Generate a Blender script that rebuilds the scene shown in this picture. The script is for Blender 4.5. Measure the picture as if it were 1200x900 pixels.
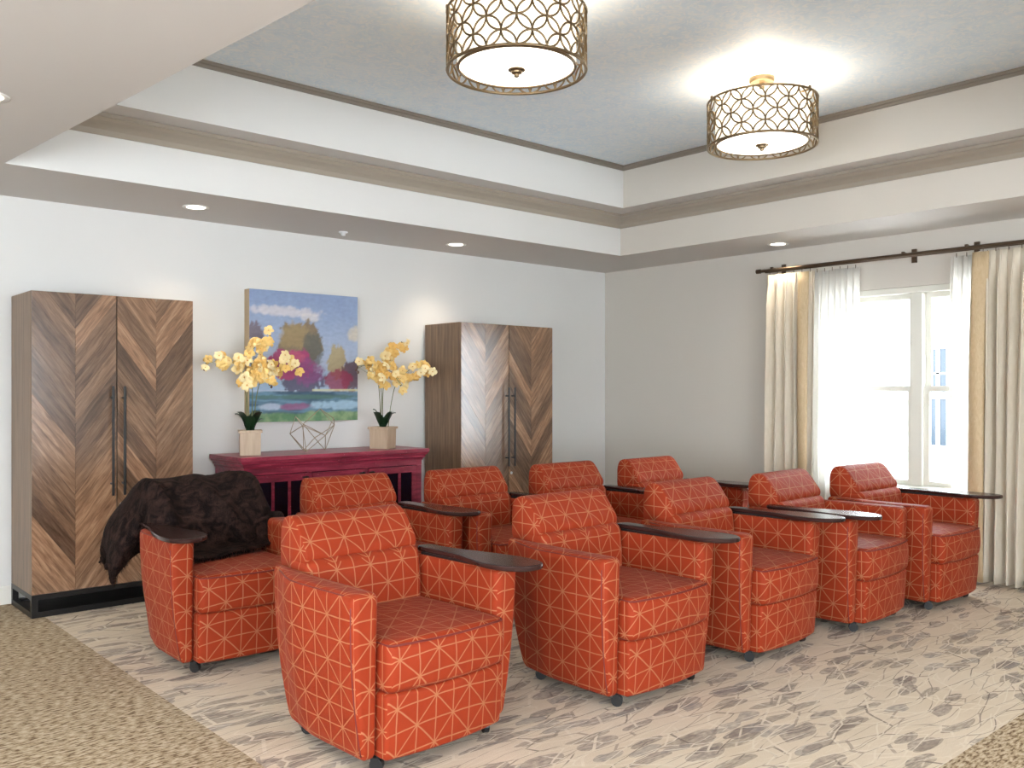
import bpy, math, random
from mathutils import Vector, Matrix, noise
random.seed(7)
PI = math.pi
S = bpy.context.scene
COL = S.collection
for o in list(bpy.data.objects):
    bpy.data.objects.remove(o)

# ------------------------------------------------------------------ camera
F_PX, HOR, TH, CAM_H = 1050.0, 458.0, 48.3, 1.40
cam = bpy.data.cameras.new('camera')
cam.sensor_width = 36.0
cam.lens = 36.0 * F_PX / 1200.0
cam.shift_y = (HOR - 450.0) / 1200.0
cam.clip_start = 0.05
co = bpy.data.objects.new('camera', cam)
COL.objects.link(co)
co.location = (0, 0, CAM_H)
co.rotation_euler = (PI / 2, 0, math.radians(TH) - PI / 2)
S.camera = co

# ------------------------------------------------------------------ world / exposure
W = bpy.data.worlds.new('overcast_sky')
S.world = W
W.use_nodes = True
bgn = W.node_tree.nodes['Background']
bgn.inputs[0].default_value = (0.86, 0.93, 1.0, 1)
bgn.inputs[1].default_value = 20.0
S.view_settings.view_transform = 'Standard'
S.view_settings.look = 'None'
S.view_settings.gamma = 1.0
S.view_settings.use_curve_mapping = False
S.view_settings.exposure = -0.35

# room numbers (metres, camera stands over the origin)
XW, YW = 7.235, 6.60          # right wall, left wall
X0, Y0 = -2.6, -3.2           # walls behind the camera
ZS = 2.68                     # soffit
T = (1.24, 0.90, 6.42, 5.66)  # lower tray opening x0,y0,x1,y1 (left edge skewed, see below)
ZL, ZC = 3.05, 3.43           # ledge, raised ceiling


def area(name, loc, rot, sx, sy, power, col):
    l = bpy.data.lights.new(name, 'AREA')
    l.shape = 'RECTANGLE'
    l.size, l.size_y = sx, sy
    l.energy = power
    l.color = col
    o = bpy.data.objects.new(name, l)
    COL.objects.link(o)
    o.location = loc
    o.rotation_euler = rot
    return o


NEAR_WIN = [(-2.2, -0.6, 0.5, 2.35), (-0.3, 1.3, 0.5, 2.35), (1.6, 3.2, 0.5, 2.35)]
for i, (xa, xb, za, zb) in enumerate(NEAR_WIN):   # daylight standing in the windows behind the camera
    area('daylight', ((xa + xb) / 2, Y0 - 0.06, (za + zb) / 2), (-PI / 2 + PI, 0, 0), xb - xa - 0.1, zb - za - 0.1, 30, (0.84, 0.94, 1.0))
ADDED_BACK_WIN = [(-1.6, 0.2, 0.5, 2.35), (1.2, 3.0, 0.5, 2.35)]
for (ya, yb, za, zb) in ADDED_BACK_WIN:   # added unseen windows in the side wall, to light left-facing surfaces
    area('daylight', (X0 - 0.06, (ya + yb) / 2, (za + zb) / 2), (0, -PI / 2, 0), zb - za - 0.1, yb - ya - 0.1, 16, (0.88, 0.94, 1.0))
WIN = (2.395, 4.075, 0.60, 2.245)   # visible window y0,y1,z0,z1
pt = area('window_portal', (XW + 0.16, (WIN[0] + WIN[1]) / 2, (WIN[2] + WIN[3]) / 2), (0, PI / 2, 0), WIN[3] - WIN[2], WIN[1] - WIN[0], 1, (1, 1, 1))
pt.data.cycles.is_portal = True


# ================================================================== helpers
def tag(o, label=None, cat=None, group=None, kind=None):
    if label: o['label'] = label
    if cat: o['category'] = cat
    if group: o['group'] = group
    if kind: o['kind'] = kind
    return o


def empty(name, loc=(0, 0, 0), rz=0.0, label=None, cat=None, group=None):
    o = bpy.data.objects.new(name, None)
    o.empty_display_size = 0.1
    COL.objects.link(o)
    o.location = loc
    o.rotation_euler = (0, 0, rz)
    tag(o, label, cat, group)
    return o


def put(name, mesh, parent=None, loc=None, rot=None, scale=None):
    o = bpy.data.objects.new(name, mesh)
    COL.objects.link(o)
    if parent is not None: o.parent = parent
    if loc: o.location = loc
    if rot: o.rotation_euler = rot
    if scale: o.scale = scale
    return o


class G:
    """collects polygons with uv, then becomes one mesh"""
    def __init__(s):
        s.v, s.f, s.uv, s.yf = [], [], [], None

    def face(s, idx, uv=None):
        s.f.append(tuple(idx)); s.uv.append(uv)

    def pts(s, P):
        n = len(s.v); s.v.extend([tuple(p) for p in P]); return n

    def box(s, a, b):
        x0, y0, z0 = [min(a[i], b[i]) for i in range(3)]
        x1, y1, z1 = [max(a[i], b[i]) for i in range(3)]
        n = s.pts([(x0, y0, z0), (x1, y0, z0), (x1, y1, z0), (x0, y1, z0), (x0, y0, z1), (x1, y0, z1), (x1, y1, z1), (x0, y1, z1)])
        for q in ((0, 3, 2, 1), (4, 5, 6, 7), (0, 1, 5, 4), (1, 2, 6, 5), (2, 3, 7, 6), (3, 0, 4, 7)):
            s.face([n + i for i in q])
        return s

    def quad(s, a, b, c, d):
        n = s.pts([a, b, c, d]); s.face([n, n + 1, n + 2, n + 3]); return s

    def prism(s, poly, z0, z1, fn=None):
        """polygon (ccw, xy) swept z0..z1; fn maps (x,y,z)->point"""
        k = len(poly)
        P = [(x, y, z0) for x, y in poly] + [(x, y, z1) for x, y in poly]
        if fn: P = [fn(*p) for p in P]
        n = s.pts(P)
        s.face([n + i for i in reversed(range(k))])
        s.face([n + k + i for i in range(k)])
        for i in range(k):
            j = (i + 1) % k
            s.face([n + i, n + j, n + k + j, n + k + i])
        return s

    def tube(s, path, r, k=8, closed=False, caps=True):
        P = [Vector(p) for p in path]
        m = len(P)
        rs = r if isinstance(r, (list, tuple)) else [r] * m
        rings = []
        up = None
        for i in range(m):
            if closed: t = P[(i + 1) % m] - P[i - 1]
            else: t = P[min(i + 1, m - 1)] - P[max(i - 1, 0)]
            if t.length < 1e-9: t = Vector((0, 0, 1))
            t.normalize()
            if up is None:
                up = Vector((0, 0, 1)) if abs(t.z) < 0.9 else Vector((1, 0, 0))
            a = t.cross(up)
            if a.length < 1e-6: a = t.orthogonal()
            a.normalize()
            b = a.cross(t).normalized()
            up = b
            rings.append(s.pts([P[i] + (a * math.cos(2 * PI * j / k) + b * math.sin(2 * PI * j / k)) * rs[i] for j in range(k)]))
        for i in range(m if closed else m - 1):
            A, B = rings[i], rings[(i + 1) % m]
            for j in range(k):
                q = (j + 1) % k
                s.face([A + j, A + q, B + q, B + j])
        if caps and not closed:
            s.face([rings[0] + j for j in reversed(range(k))])
            s.face([rings[-1] + j for j in range(k)])
        return s

    def lathe(s, prof, k=24, c=(0, 0, 0), cap=True):
        rings = []
        for r, z in prof:
            rings.append(s.pts([(c[0] + r * math.cos(2 * PI * j / k), c[1] + r * math.sin(2 * PI * j / k), c[2] + z) for j in range(k)]))
        for i in range(len(prof) - 1):
            for j in range(k):
                q = (j + 1) % k
                s.face([rings[i] + j, rings[i] + q, rings[i + 1] + q, rings[i + 1] + j])
        if cap:
            s.face([rings[0] + j for j in reversed(range(k))])
            s.face([rings[-1] + j for j in range(k)])
        return s

    def grid(s, fn, nu, nv, uvfn=None):
        n = s.pts([fn(i / nu, j / nv) for j in range(nv + 1) for i in range(nu + 1)])
        for j in range(nv):
            for i in range(nu):
                a = n + j * (nu + 1) + i
                uv = None
                if uvfn: uv = [uvfn(i / nu, j / nv), uvfn((i + 1) / nu, j / nv), uvfn((i + 1) / nu, (j + 1) / nv), uvfn(i / nu, (j + 1) / nv)]
                s.face([a, a + 1, a + nu + 2, a + nu + 1], uv)
        return s

    def rbox(s, a, b, r, k=3, n=(4, 4, 4), fn=None):
        """rounded box between corners a,b with n flat divisions; fn deforms"""
        ax = []
        for i in range(3):
            lo, hi = a[i], b[i]
            t = [lo + r * (1 - math.cos(PI / 2 * q / k)) if False else lo + r * q / k for q in range(k)]
            m = [lo + r + (hi - lo - 2 * r) * q / n[i] for q in range(n[i] + 1)]
            e = [hi - r + r * (q + 1) / k for q in range(k)]
            ax.append(t + m + e)
        L = [len(x) for x in ax]
        idx = {}

        def vid(i, j, kk):
            if (i, j, kk) in idx: return idx[(i, j, kk)]
            p = Vector((ax[0][i], ax[1][j], ax[2][kk]))
            q = Vector([min(max(p[c], a[c] + r), b[c] - r) for c in range(3)])
            d = p - q
            # cube -> sphere on the corner zones
            if d.length > 1e-9:
                m = max(abs(c) for c in d)
                dd = Vector([math.tan(c / r * PI / 4) if abs(c) < r * 0.9999 else (1 if c > 0 else -1) for c in d])
                dd.normalize()
                p = q + dd * (r * (m / r))
            if fn: p = Vector(fn(p.x, p.y, p.z))
            idx[(i, j, kk)] = s.pts([p])
            return idx[(i, j, kk)]
        for A, B, C in ((0, 1, 2), (1, 2, 0), (2, 0, 1)):
            for end in (0, L[C] - 1):
                for i in range(L[A] - 1):
                    for j in range(L[B] - 1):
                        q = []
                        for di, dj in ((0, 0), (1, 0), (1, 1), (0, 1)):
                            t = [0, 0, 0]; t[A] = i + di; t[B] = j + dj; t[C] = end
                            q.append(vid(*t))
                        if end == 0: q.reverse()
                        s.face(q)
        return s

    def mesh(s, name, mat, smooth=False, boxuv=True, angle=None):
        me = bpy.data.meshes.new(name)
        me.from_pydata(s.v, [], s.f)
        me.update()
        ul = me.uv_layers.new(name='UVMap')
        for p, uv in zip(me.polygons, s.uv):
            if uv is None:
                nx, ny, nz = (abs(c) for c in p.normal)
                for li in p.loop_indices:
                    v = me.vertices[me.loops[li].vertex_index].co
                    if s.yf is not None:
                        e = v.y - s.yf
                        if nx > ny and nx > nz: ul.data[li].uv = (v.x + (e if p.normal.x > 0 else -e), v.z)
                        else: ul.data[li].uv = (v.x, v.z + e * (1 if p.normal.z > -0.5 else -1))
                    elif nz >= nx and nz >= ny: ul.data[li].uv = (v.x, v.y)
                    elif nx >= ny: ul.data[li].uv = (v.y, v.z)
                    else: ul.data[li].uv = (v.x, v.z)
            else:
                for li, u in zip(p.loop_indices, uv): ul.data[li].uv = u
        me.materials.append(mat)
        if smooth:
            me.polygons.foreach_set('use_smooth', [True] * len(me.polygons))
            if angle:
                try: me.set_sharp_from_angle(angle=math.radians(angle))
                except Exception: pass
        return me

    def build(s, name, mat, parent=None, smooth=False, angle=None, **k):
        return put(name, s.mesh(name, mat, smooth, angle=angle), parent, **k)


def box(name, a, b, mat, parent=None, bevel=0.0):
    g = G()
    if bevel: g.rbox(a, b, bevel, 1, (1, 1, 1))
    else: g.box(a, b)
    return g.build(name, mat, parent)


def catmull(P, n=6, closed=False):
    out = []
    m = len(P)
    for i in range(m if closed else m - 1):
        def g(j): return P[j % m] if closed else P[min(max(j, 0), m - 1)]
        a, b, c, d = g(i - 1), g(i), g(i + 1), g(i + 2)
        for q in range(n):
            t = q / n
            out.append(tuple(0.5 * (2 * b[k] + (c[k] - a[k]) * t + (2 * a[k] - 5 * b[k] + 4 * c[k] - d[k]) * t * t + (3 * b[k] - a[k] - 3 * c[k] + d[k]) * t ** 3) for k in range(len(b))))
    if not closed: out.append(tuple(P[-1]))
    return out


def sm(t):
    t = min(max(t, 0.0), 1.0)
    return t * t * (3 - 2 * t)


# ================================================================== materials
class M:
    def __init__(s, name, rough=0.6, color=(0.8, 0.8, 0.8), metal=0.0, spec=0.5):
        s.m = bpy.data.materials.new(name)
        s.m.use_nodes = True
        s.t = s.m.node_tree
        s.b = s.t.nodes['Principled BSDF']
        s.b.inputs['Base Color'].default_value = (*color, 1)
        s.b.inputs['Roughness'].default_value = rough
        s.b.inputs['Metallic'].default_value = metal
        s.b.inputs['Specular IOR Level'].default_value = spec

    def n(s, typ, **kw):
        x = s.t.nodes.new(typ)
        for k, v in kw.items():
            if k.startswith('i_'):
                x.inputs[k[2:].replace('_', ' ')].default_value = v
            else: setattr(x, k, v)
        return x

    def val(s, sock, v):
        if hasattr(v, 'is_output') or isinstance(v, bpy.types.NodeSocket): s.t.links.new(v, sock)
        else: sock.default_value = v

    def math(s, op, a, b=0.0, c=None):
        x = s.t.nodes.new('ShaderNodeMath'); x.operation = op
        s.val(x.inputs[0], a); s.val(x.inputs[1], b)
        if c is not None: s.val(x.inputs[2], c)
        return x.outputs[0]

    def mix(s, f, a, b, mode='MIX'):
        x = s.t.nodes.new('ShaderNodeMix'); x.data_type = 'RGBA'; x.blend_type = mode
        s.val(x.inputs[0], f)
        for sock, v in ((x.inputs[6], a), (x.inputs[7], b)):
            if isinstance(v, tuple): sock.default_value = (*v, 1) if len(v) == 3 else v
            else: s.t.links.new(v, sock)
        return x.outputs[2]

    def ramp(s, f, stops, interp='LINEAR'):
        x = s.t.nodes.new('ShaderNodeValToRGB')
        x.color_ramp.interpolation = interp
        e = x.color_ramp.elements
        while len(e) < len(stops): e.new(0.5)
        for el, (p, c) in zip(e, stops):
            el.position = p; el.color = (*c, 1) if len(c) == 3 else c
        s.t.links.new(f, x.inputs[0])
        return x.outputs[0]

    def coord(s, kind='Object', scale=(1, 1, 1), rot=(0, 0, 0), loc=(0, 0, 0)):
        tc = s.t.nodes.new('ShaderNodeTexCoord')
        mp = s.t.nodes.new('ShaderNodeMapping')
        mp.inputs['Scale'].default_value = scale
        mp.inputs['Rotation'].default_value = rot
        mp.inputs['Location'].default_value = loc
        s.t.links.new(tc.outputs[kind], mp.inputs[0])
        return mp.outputs[0]

    def noise(s, vec, scale, detail=3.0, rough=0.5, dist=0.0, out=0):
        x = s.t.nodes.new('ShaderNodeTexNoise')
        x.inputs['Scale'].default_value = scale
        x.inputs['Detail'].default_value = detail
        x.inputs['Roughness'].default_value = rough
        x.inputs['Distortion'].default_value = dist
        s.t.links.new(vec, x.inputs['Vector'])
        return x.outputs[out]

    def bump(s, h, strength=0.3, dist=0.01):
        x = s.t.nodes.new('ShaderNodeBump')
        x.inputs['Strength'].default_value = strength
        x.inputs['Distance'].default_value = dist
        s.t.links.new(h, x.inputs['Height'])
        s.t.links.new(x.outputs[0], s.b.inputs['Normal'])

    def col(s, c):
        s.t.links.new(c, s.b.inputs['Base Color'])


def paint(name, color, rough=0.7, amt=0.04):
    m = M(name, rough, color)
    v = m.coord('Object')
    nz = m.noise(v, 1.3, 3)
    d = tuple(c * (1 - amt) for c in color)
    m.col(m.mix(nz, d, color))
    m.bump(m.noise(v, 220, 2), 0.06, 0.002)
    return m.m


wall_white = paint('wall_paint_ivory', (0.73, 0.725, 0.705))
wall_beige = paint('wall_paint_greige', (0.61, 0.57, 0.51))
soffit_paint = paint('soffit_paint', (0.60, 0.57, 0.54))
trim_taupe = paint('trim_taupe', (0.34, 0.295, 0.24), 0.45)
trim_dark = paint('trim_dark_taupe', (0.22, 0.19, 0.155), 0.45)
trim_white = paint('trim_cream', (0.78, 0.76, 0.70), 0.4)
pvc_white = paint('window_frame_cream', (0.74, 0.73, 0.66), 0.4)

# raised ceiling: pale sky-blue paper with a faint mottled print
m = M('ceiling_paper', 0.55, (0.62, 0.68, 0.73))
v = m.coord('Object')
a = m.noise(v, 5.0, 5, 0.6, 1.2)
b = m.noise(v, 16.0, 4, 0.6, 2.0)
c = m.ramp(a, [(0.3, (0.68, 0.80, 0.91)), (0.7, (0.79, 0.88, 0.95))])
m.col(m.mix(m.ramp(b, [(0.45, (0, 0, 0)), (0.62, (1, 1, 1))]), c, (0.84, 0.89, 0.93)))
ceil_paper = m.m

# upholstery: eight-spoke star lattice
m = M('star_upholstery', 0.62, (0.5, 0.08, 0.03), spec=0.14)
tc = m.n('ShaderNodeTexCoord')
sp = m.n('ShaderNodeSeparateXYZ')
m.t.links.new(tc.outputs['UV'], sp.inputs[0])
P_ = 0.083
nz_ = m.noise(tc.outputs['UV'], 9.0, 2)
wob = m.math('MULTIPLY', m.math('SUBTRACT', nz_, 0.5), 0.10)
u = m.math('ADD', m.math('DIVIDE', sp.outputs[0], P_), wob)
w = m.math('ADD', m.math('DIVIDE', sp.outputs[1], P_), wob)


def near(x, k=1.0):
    return m.math('MULTIPLY', m.math('ABSOLUTE', m.math('SUBTRACT', x, m.math('ROUND', x))), k)


d1, d2 = near(u), near(w)
d3 = near(m.math('MULTIPLY', m.math('ADD', u, w), 0.5), 1.41421)
d4 = near(m.math('MULTIPLY', m.math('SUBTRACT', u, w), 0.5), 1.41421)
dm = m.math('MINIMUM', m.math('MINIMUM', d1, d2), m.math('MINIMUM', d3, d4))
mask = m.n('ShaderNodeMapRange')
mask.inputs[1].default_value = 0.018; mask.inputs[2].default_value = 0.040
mask.inputs[3].default_value = 1.0; mask.inputs[4].default_value = 0.0
m.t.links.new(dm, mask.inputs[0])
big = m.noise(tc.outputs['UV'], 6.0, 3)
base = m.mix(big, (0.255, 0.028, 0.0075), (0.32, 0.038, 0.011))
m.col(m.mix(m.math('MULTIPLY', mask.outputs[0], 0.72), base, (0.43, 0.18, 0.085)))
wv = m.noise(tc.outputs['UV'], 900, 2)
wr = m.noise(tc.outputs['UV'], 22, 3)
m.bump(m.math('ADD', m.math('MULTIPLY', wv, 0.25), wr), 0.28, 0.006)
m.b.inputs['Sheen Weight'].default_value = 0.03
m.b.inputs['Sheen Roughness'].default_value = 0.4
upholstery = m.m
piping_mat = M('dark_red_piping', 0.6, (0.16, 0.016, 0.010)).m

m = M('espresso_tablet', 0.24, (0.030, 0.014, 0.012), spec=0.35)
v = m.coord('Object', (5, 1, 5))
m.col(m.mix(m.noise(v, 3, 4), (0.018, 0.008, 0.008), (0.05, 0.02, 0.017)))
espresso = m.m
black_plastic = M('black_plastic', 0.4, (0.012, 0.012, 0.013)).m
black_metal = M('blackened_steel', 0.38, (0.022, 0.021, 0.021), 0.6).m


def wood(name, dark, mid, light, kind='UV', scale=(1, 1, 1), rough=0.3, sat=True, spec=0.5):
    m = M(name, rough, mid)
    tc = m.n('ShaderNodeTexCoord')
    oi = m.n('ShaderNodeObjectInfo')
    mp = m.n('ShaderNodeMapping'); mp.inputs['Scale'].default_value = scale
    ad = m.n('ShaderNodeVectorMath', operation='ADD')
    cb = m.n('ShaderNodeCombineXYZ')
    m.t.links.new(m.math('MULTIPLY', oi.outputs['Random'], 37.0), cb.inputs[2])
    m.t.links.new(tc.outputs[kind], mp.inputs[0])
    m.t.links.new(mp.outputs[0], ad.inputs[0]); m.t.links.new(cb.outputs[0], ad.inputs[1])
    v = ad.outputs[0]
    g1 = m.noise(v, 2.2, 5, 0.62, 0.6)
    g2 = m.noise(v, 7.0, 4, 0.7, 0.2)
    f = m.math('ADD', m.math('MULTIPLY', g1, 0.72), m.math('MULTIPLY', g2, 0.28))
    c = m.ramp(f, [(0.30, dark), (0.50, mid), (0.70, light)])
    tone = m.ramp(oi.outputs['Random'], [(0, (0.50, 0.48, 0.48)), (0.5, (0.98, 0.94, 0.90)), (1, (1.45, 1.34, 1.24))])
    m.col(m.mix(1.0, c, tone, 'MULTIPLY') if sat else c)
    m.bump(f, 0.10, 0.002)
    m.b.inputs['Specular IOR Level'].default_value = spec
    return m.m


plank_wood = wood('walnut_plank', (0.075, 0.042, 0.026), (0.22, 0.130, 0.080), (0.38, 0.245, 0.16), 'UV', (2.0, 22, 1), 0.19, True, 1.0)
side_wood = wood('walnut_side', (0.075, 0.045, 0.026), (0.19, 0.115, 0.066), (0.30, 0.195, 0.115), 'Object', (20, 20, 0.9), 0.4, False)

m = M('distressed_red_lacquer', 0.32, (0.3, 0.03, 0.05))
v = m.coord('Object', (1.5, 6, 9))
f1 = m.noise(v, 2.2, 5, 0.65, 0.8)
c = m.ramp(f1, [(0.28, (0.09, 0.009, 0.020)), (0.5, (0.23, 0.018, 0.042)), (0.72, (0.40, 0.05, 0.09))])
f2 = m.noise(m.coord('Object', (1, 1, 1)), 60, 4, 0.7)
m.col(m.mix(m.ramp(f2, [(0.62, (0, 0, 0)), (0.72, (0.6, 0.6, 0.6))]), c, (0.55, 0.22, 0.24)))
red_lacquer = m.m
pane_dark = M('dark_glass', 0.05, (0.006, 0.006, 0.014)).m

m = M('window_glass', 0.0, (1, 1, 1))
m.b.inputs['Transmission Weight'].default_value = 1.0
m.b.inputs['IOR'].default_value = 1.02
glass = m.m

# carpet: leaf-and-twig print with a ribbed border field
m = M('carpet', 0.95, (0.6, 0.5, 0.4), spec=0.1)
tc = m.n('ShaderNodeTexCoord')
obj_ = tc.outputs['Object']
wn = m.noise(obj_, 1.1, 3, out=1)
wv_ = m.n('ShaderNodeVectorMath', operation='MULTIPLY_ADD')
m.t.links.new(wn, wv_.inputs[0]); wv_.inputs[1].default_value = (0.22, 0.22, 0); m.t.links.new(obj_, wv_.inputs[2])


def layer(rot, sc, feat, vscale, rnd=1.0):
    mp = m.n('ShaderNodeMapping')
    mp.inputs['Rotation'].default_value = (0, 0, math.radians(rot))
    mp.inputs['Scale'].default_value = (*sc, 1)
    m.t.links.new(wv_.outputs[0], mp.inputs[0])
    vo = m.n('ShaderNodeTexVoronoi')
    vo.voronoi_dimensions = '2D'
    vo.feature = feat
    vo.inputs['Scale'].default_value = vscale
    vo.inputs['Randomness'].default_value = rnd
    m.t.links.new(mp.outputs[0], vo.inputs['Vector'])
    return vo, mp


def bright(c):
    s_ = m.n('ShaderNodeSeparateColor'); m.t.links.new(c, s_.inputs[0]); return s_.outputs[0]


base = m.mix(m.noise(obj_, 2.5, 4), (0.54, 0.45, 0.335), (0.70, 0.615, 0.505))
leaf = base
for rot, sc, vs, thr, cc in ((20, (1, 2.6), 3.6, 0.22, (0.22, 0.18, 0.165)), (-48, (1, 3.6), 4.2, 0.18, (0.17, 0.14, 0.13)), (82, (1, 2.6), 4.6, 0.20, (0.26, 0.235, 0.225)), (-12, (1, 5.0), 3.2, 0.22, (0.23, 0.19, 0.16))):
    vo, mp = layer(rot, sc, 'F1', vs)
    cell = m.math('LESS_THAN', bright(vo.outputs['Color']), thr)
    inside = m.math('LESS_THAN', vo.outputs['Distance'], 0.40)
    st = m.noise(mp.outputs[0], 26, 2)
    msk = m.math('MULTIPLY', m.math('MULTIPLY', cell, inside), m.math('MULTIPLY_ADD', st, 1.3, -0.08))
    leaf = m.mix(msk, leaf, cc)
for rot, sc, vs, th_, cc, am in ((35, (1, 3.2), 2.5, 0.022, (0.68, 0.60, 0.49), 0.85), (-30, (1, 4.5), 2.2, 0.015, (0.18, 0.145, 0.125), 0.75), (72, (1, 3.0), 3.0, 0.02, (0.68, 0.61, 0.50), 0.8), (5, (1, 6), 2.4, 0.022, (0.25, 0.20, 0.17), 0.6), (-62, (1, 3.4), 2.8, 0.02, (0.68, 0.60, 0.49), 0.8)):
    vo, mp = layer(rot, sc, 'DISTANCE_TO_EDGE', vs)
    l_ = m.math('LESS_THAN', vo.outputs['Distance'], th_)
    br = m.ramp(m.noise(wv_.outputs[0], 1.7 + vs, 2), [(0.42, (0, 0, 0)), (0.50, (1, 1, 1))])
    leaf = m.mix(m.math('MULTIPLY', m.math('MULTIPLY', l_, br), am), leaf, cc)
rv = m.n('ShaderNodeMapping'); rv.inputs['Scale'].default_value = (26, 80, 1)
rv.inputs['Rotation'].default_value = (0, 0, math.radians(6))
m.t.links.new(obj_, rv.inputs[0])
rb = m.noise(rv.outputs[0], 1.0, 3, 0.6)
rib = m.ramp(rb, [(0.38, (0.15, 0.10, 0.06)), (0.48, (0.37, 0.285, 0.185)), (0.60, (0.54, 0.45, 0.33))])
sx = m.n('ShaderNodeSeparateXYZ'); m.t.links.new(obj_, sx.inputs[0])
inx = m.math('GREATER_THAN', sx.outputs[0], 1.53)
iny = m.math('GREATER_THAN', sx.outputs[1], 1.43)
m.col(m.mix(m.math('MULTIPLY', inx, iny), rib, leaf))
pile = m.noise(obj_, 260, 2)
m.bump(m.math('ADD', pile, m.math('MULTIPLY', rb, 1.2)), 0.5, 0.006)
carpet = m.m

m = M('drape_linen', 0.8, (0.66, 0.585, 0.47), spec=0.2)
v = m.coord('Object', (1, 1, 0.25))
m.col(m.mix(m.noise(v, 60, 3), (0.60, 0.53, 0.42), (0.72, 0.65, 0.54)))
m.b.inputs['Transmission Weight'].default_value = 0.0
drape = m.m
m = M('drape_gold_band', 0.55, (0.5, 0.36, 0.2))
v = m.coord('Object', (3, 3, 1))
m.col(m.mix(m.noise(v, 14, 5, 0.6, 1.5), (0.42, 0.29, 0.15), (0.66, 0.52, 0.33)))
gold_band = m.m
m = M('sheer_voile', 0.9, (0.92, 0.91, 0.88))
tr = m.n('ShaderNodeBsdfTransparent'); tl = m.n('ShaderNodeBsdfTranslucent'); df = m.n('ShaderNodeBsdfDiffuse')
tl.inputs[0].default_value = df.inputs[0].default_value = (0.93, 0.92, 0.89, 1)
m1 = m.n('ShaderNodeMixShader'); m1.inputs[0].default_value = 0.25
m2 = m.n('ShaderNodeMixShader'); m2.inputs[0].default_value = 0.22
m.t.links.new(tl.outputs[0], m1.inputs[1]); m.t.links.new(df.outputs[0], m1.inputs[2])
m.t.links.new(m1.outputs[0], m2.inputs[1]); m.t.links.new(tr.outputs[0], m2.inputs[2])
m.t.links.new(m2.outputs[0], m.t.nodes['Material Output'].inputs[0])
sheer = m.m
bronze = M('bronze_rod', 0.35, (0.11, 0.075, 0.05), 0.8).m
brass = M('antique_brass', 0.34, (0.24, 0.17, 0.095), 0.85).m
wire_gold = M('champagne_wire', 0.3, (0.46, 0.38, 0.27), 0.8).m


def emis(name, col, st, rough=0.5):
    m = M(name, rough, col)
    m.b.inputs['Emission Color'].default_value = (*col, 1)
    m.b.inputs['Emission Strength'].default_value = st
    return m.m


shade_lit = emis('lit_linen_shade', (1.0, 0.93, 0.80), 1.3)
diff_lit = emis('lit_diffuser', (1.0, 0.94, 0.84), 3.0)
can_lit = emis('lit_downlight', (1.0, 0.93, 0.82), 6.0)

m = M('brown_faux_fur', 0.8, (0.02, 0.012, 0.01), spec=0.12)
v = m.coord('Object', (6, 14, 6))
m.col(m.mix(m.ramp(m.noise(v, 2.5, 4, 0.6, 1.0), [(0.4, (0, 0, 0)), (0.7, (1, 1, 1))]), (0.006, 0.003, 0.0026), (0.044, 0.023, 0.018)))
m.bump(m.noise(m.coord('Object', (60, 160, 60)), 2, 3), 0.6, 0.01)
fur = m.m

m = M('pot_wood', 0.55, (0.5, 0.38, 0.26))
v = m.coord('Object', (24, 24, 2.0))
m.col(m.mix(m.noise(v, 2, 4), (0.36, 0.25, 0.16), (0.60, 0.46, 0.33)))
pot_mat = m.m
m = M('orchid_petal', 0.5, (0.85, 0.6, 0.2))
oi = m.n('ShaderNodeObjectInfo')
m.col(m.ramp(oi.outputs['Random'], [(0, (0.74, 0.42, 0.10)), (0.5, (0.84, 0.58, 0.20)), (1, (0.90, 0.76, 0.44))]))
m.b.inputs['Subsurface Weight'].default_value = 0.0
petal = m.m
petal_eye = M('orchid_lip', 0.5, (0.66, 0.34, 0.08)).m
leaf_green = M('orchid_leaf', 0.35, (0.012, 0.035, 0.014)).m
stem_green = M('orchid_stem', 0.5, (0.14, 0.16, 0.06)).m
bud_mat = M('orchid_bud', 0.5, (0.10, 0.05, 0.03)).m
moss = M('pot_moss', 0.9, (0.05, 0.06, 0.03)).m

# ================================================================== the room
# floor
g = G(); g.box((X0, Y0, -0.1), (XW, YW, 0))
tag(g.build('floor', carpet), kind='structure')


def wall_holes(name, axis, pos, thick, u0, u1, z1, holes, mat):
    """wall slab in plane axis=pos..pos+thick with rectangular holes (u0,u1,z0,z1)"""
    g = G()
    us = sorted({u0, u1, *[h[0] for h in holes], *[h[1] for h in holes]})
    for a, b in zip(us[:-1], us[1:]):
        spans = [(0.0, z1)]
        for h in holes:
            if h[0] <= a + 1e-6 and h[1] >= b - 1e-6: spans = [(0.0, h[2]), (h[3], z1)]
        for za, zb in spans:
            if axis == 'x': g.box((pos, a, za), (pos + thick, b, zb))
            else: g.box((a, pos, za), (b, pos + thick, zb))
    return tag(g.build(name, mat), kind='structure')


tag(box('wall_left', (X0, YW, 0), (XW + 0.2, YW + 0.2, 3.6), wall_white), kind='structure')
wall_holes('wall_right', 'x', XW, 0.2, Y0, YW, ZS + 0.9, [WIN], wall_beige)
wall_holes('wall_near', 'y', Y0 - 0.2, 0.2, X0, XW, ZS + 0.9, NEAR_WIN, wall_white)
wall_holes('wall_back', 'x', X0 - 0.2, 0.2, Y0 - 0.2, YW + 0.2, ZS + 0.9, ADDED_BACK_WIN, wall_white)
for nm, a, b in (('baseboard_left', (X0, YW - 0.016, 0), (XW, YW, 0.12)), ('baseboard_right', (XW - 0.016, Y0, 0), (XW, YW - 0.016, 0.12))):
    bb = box(nm, a, b, trim_white, bevel=0.006); tag(bb, kind='structure')

# stepped tray ceiling.  soffit opening: left edge runs a little askew
xl1 = 1.22
xl0 = 1.22 + (T[3] - T[1]) * 0.0827
hole = [(xl0, T[1]), (T[2], T[1]), (T[2], T[3]), (xl1, T[3])]


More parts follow.
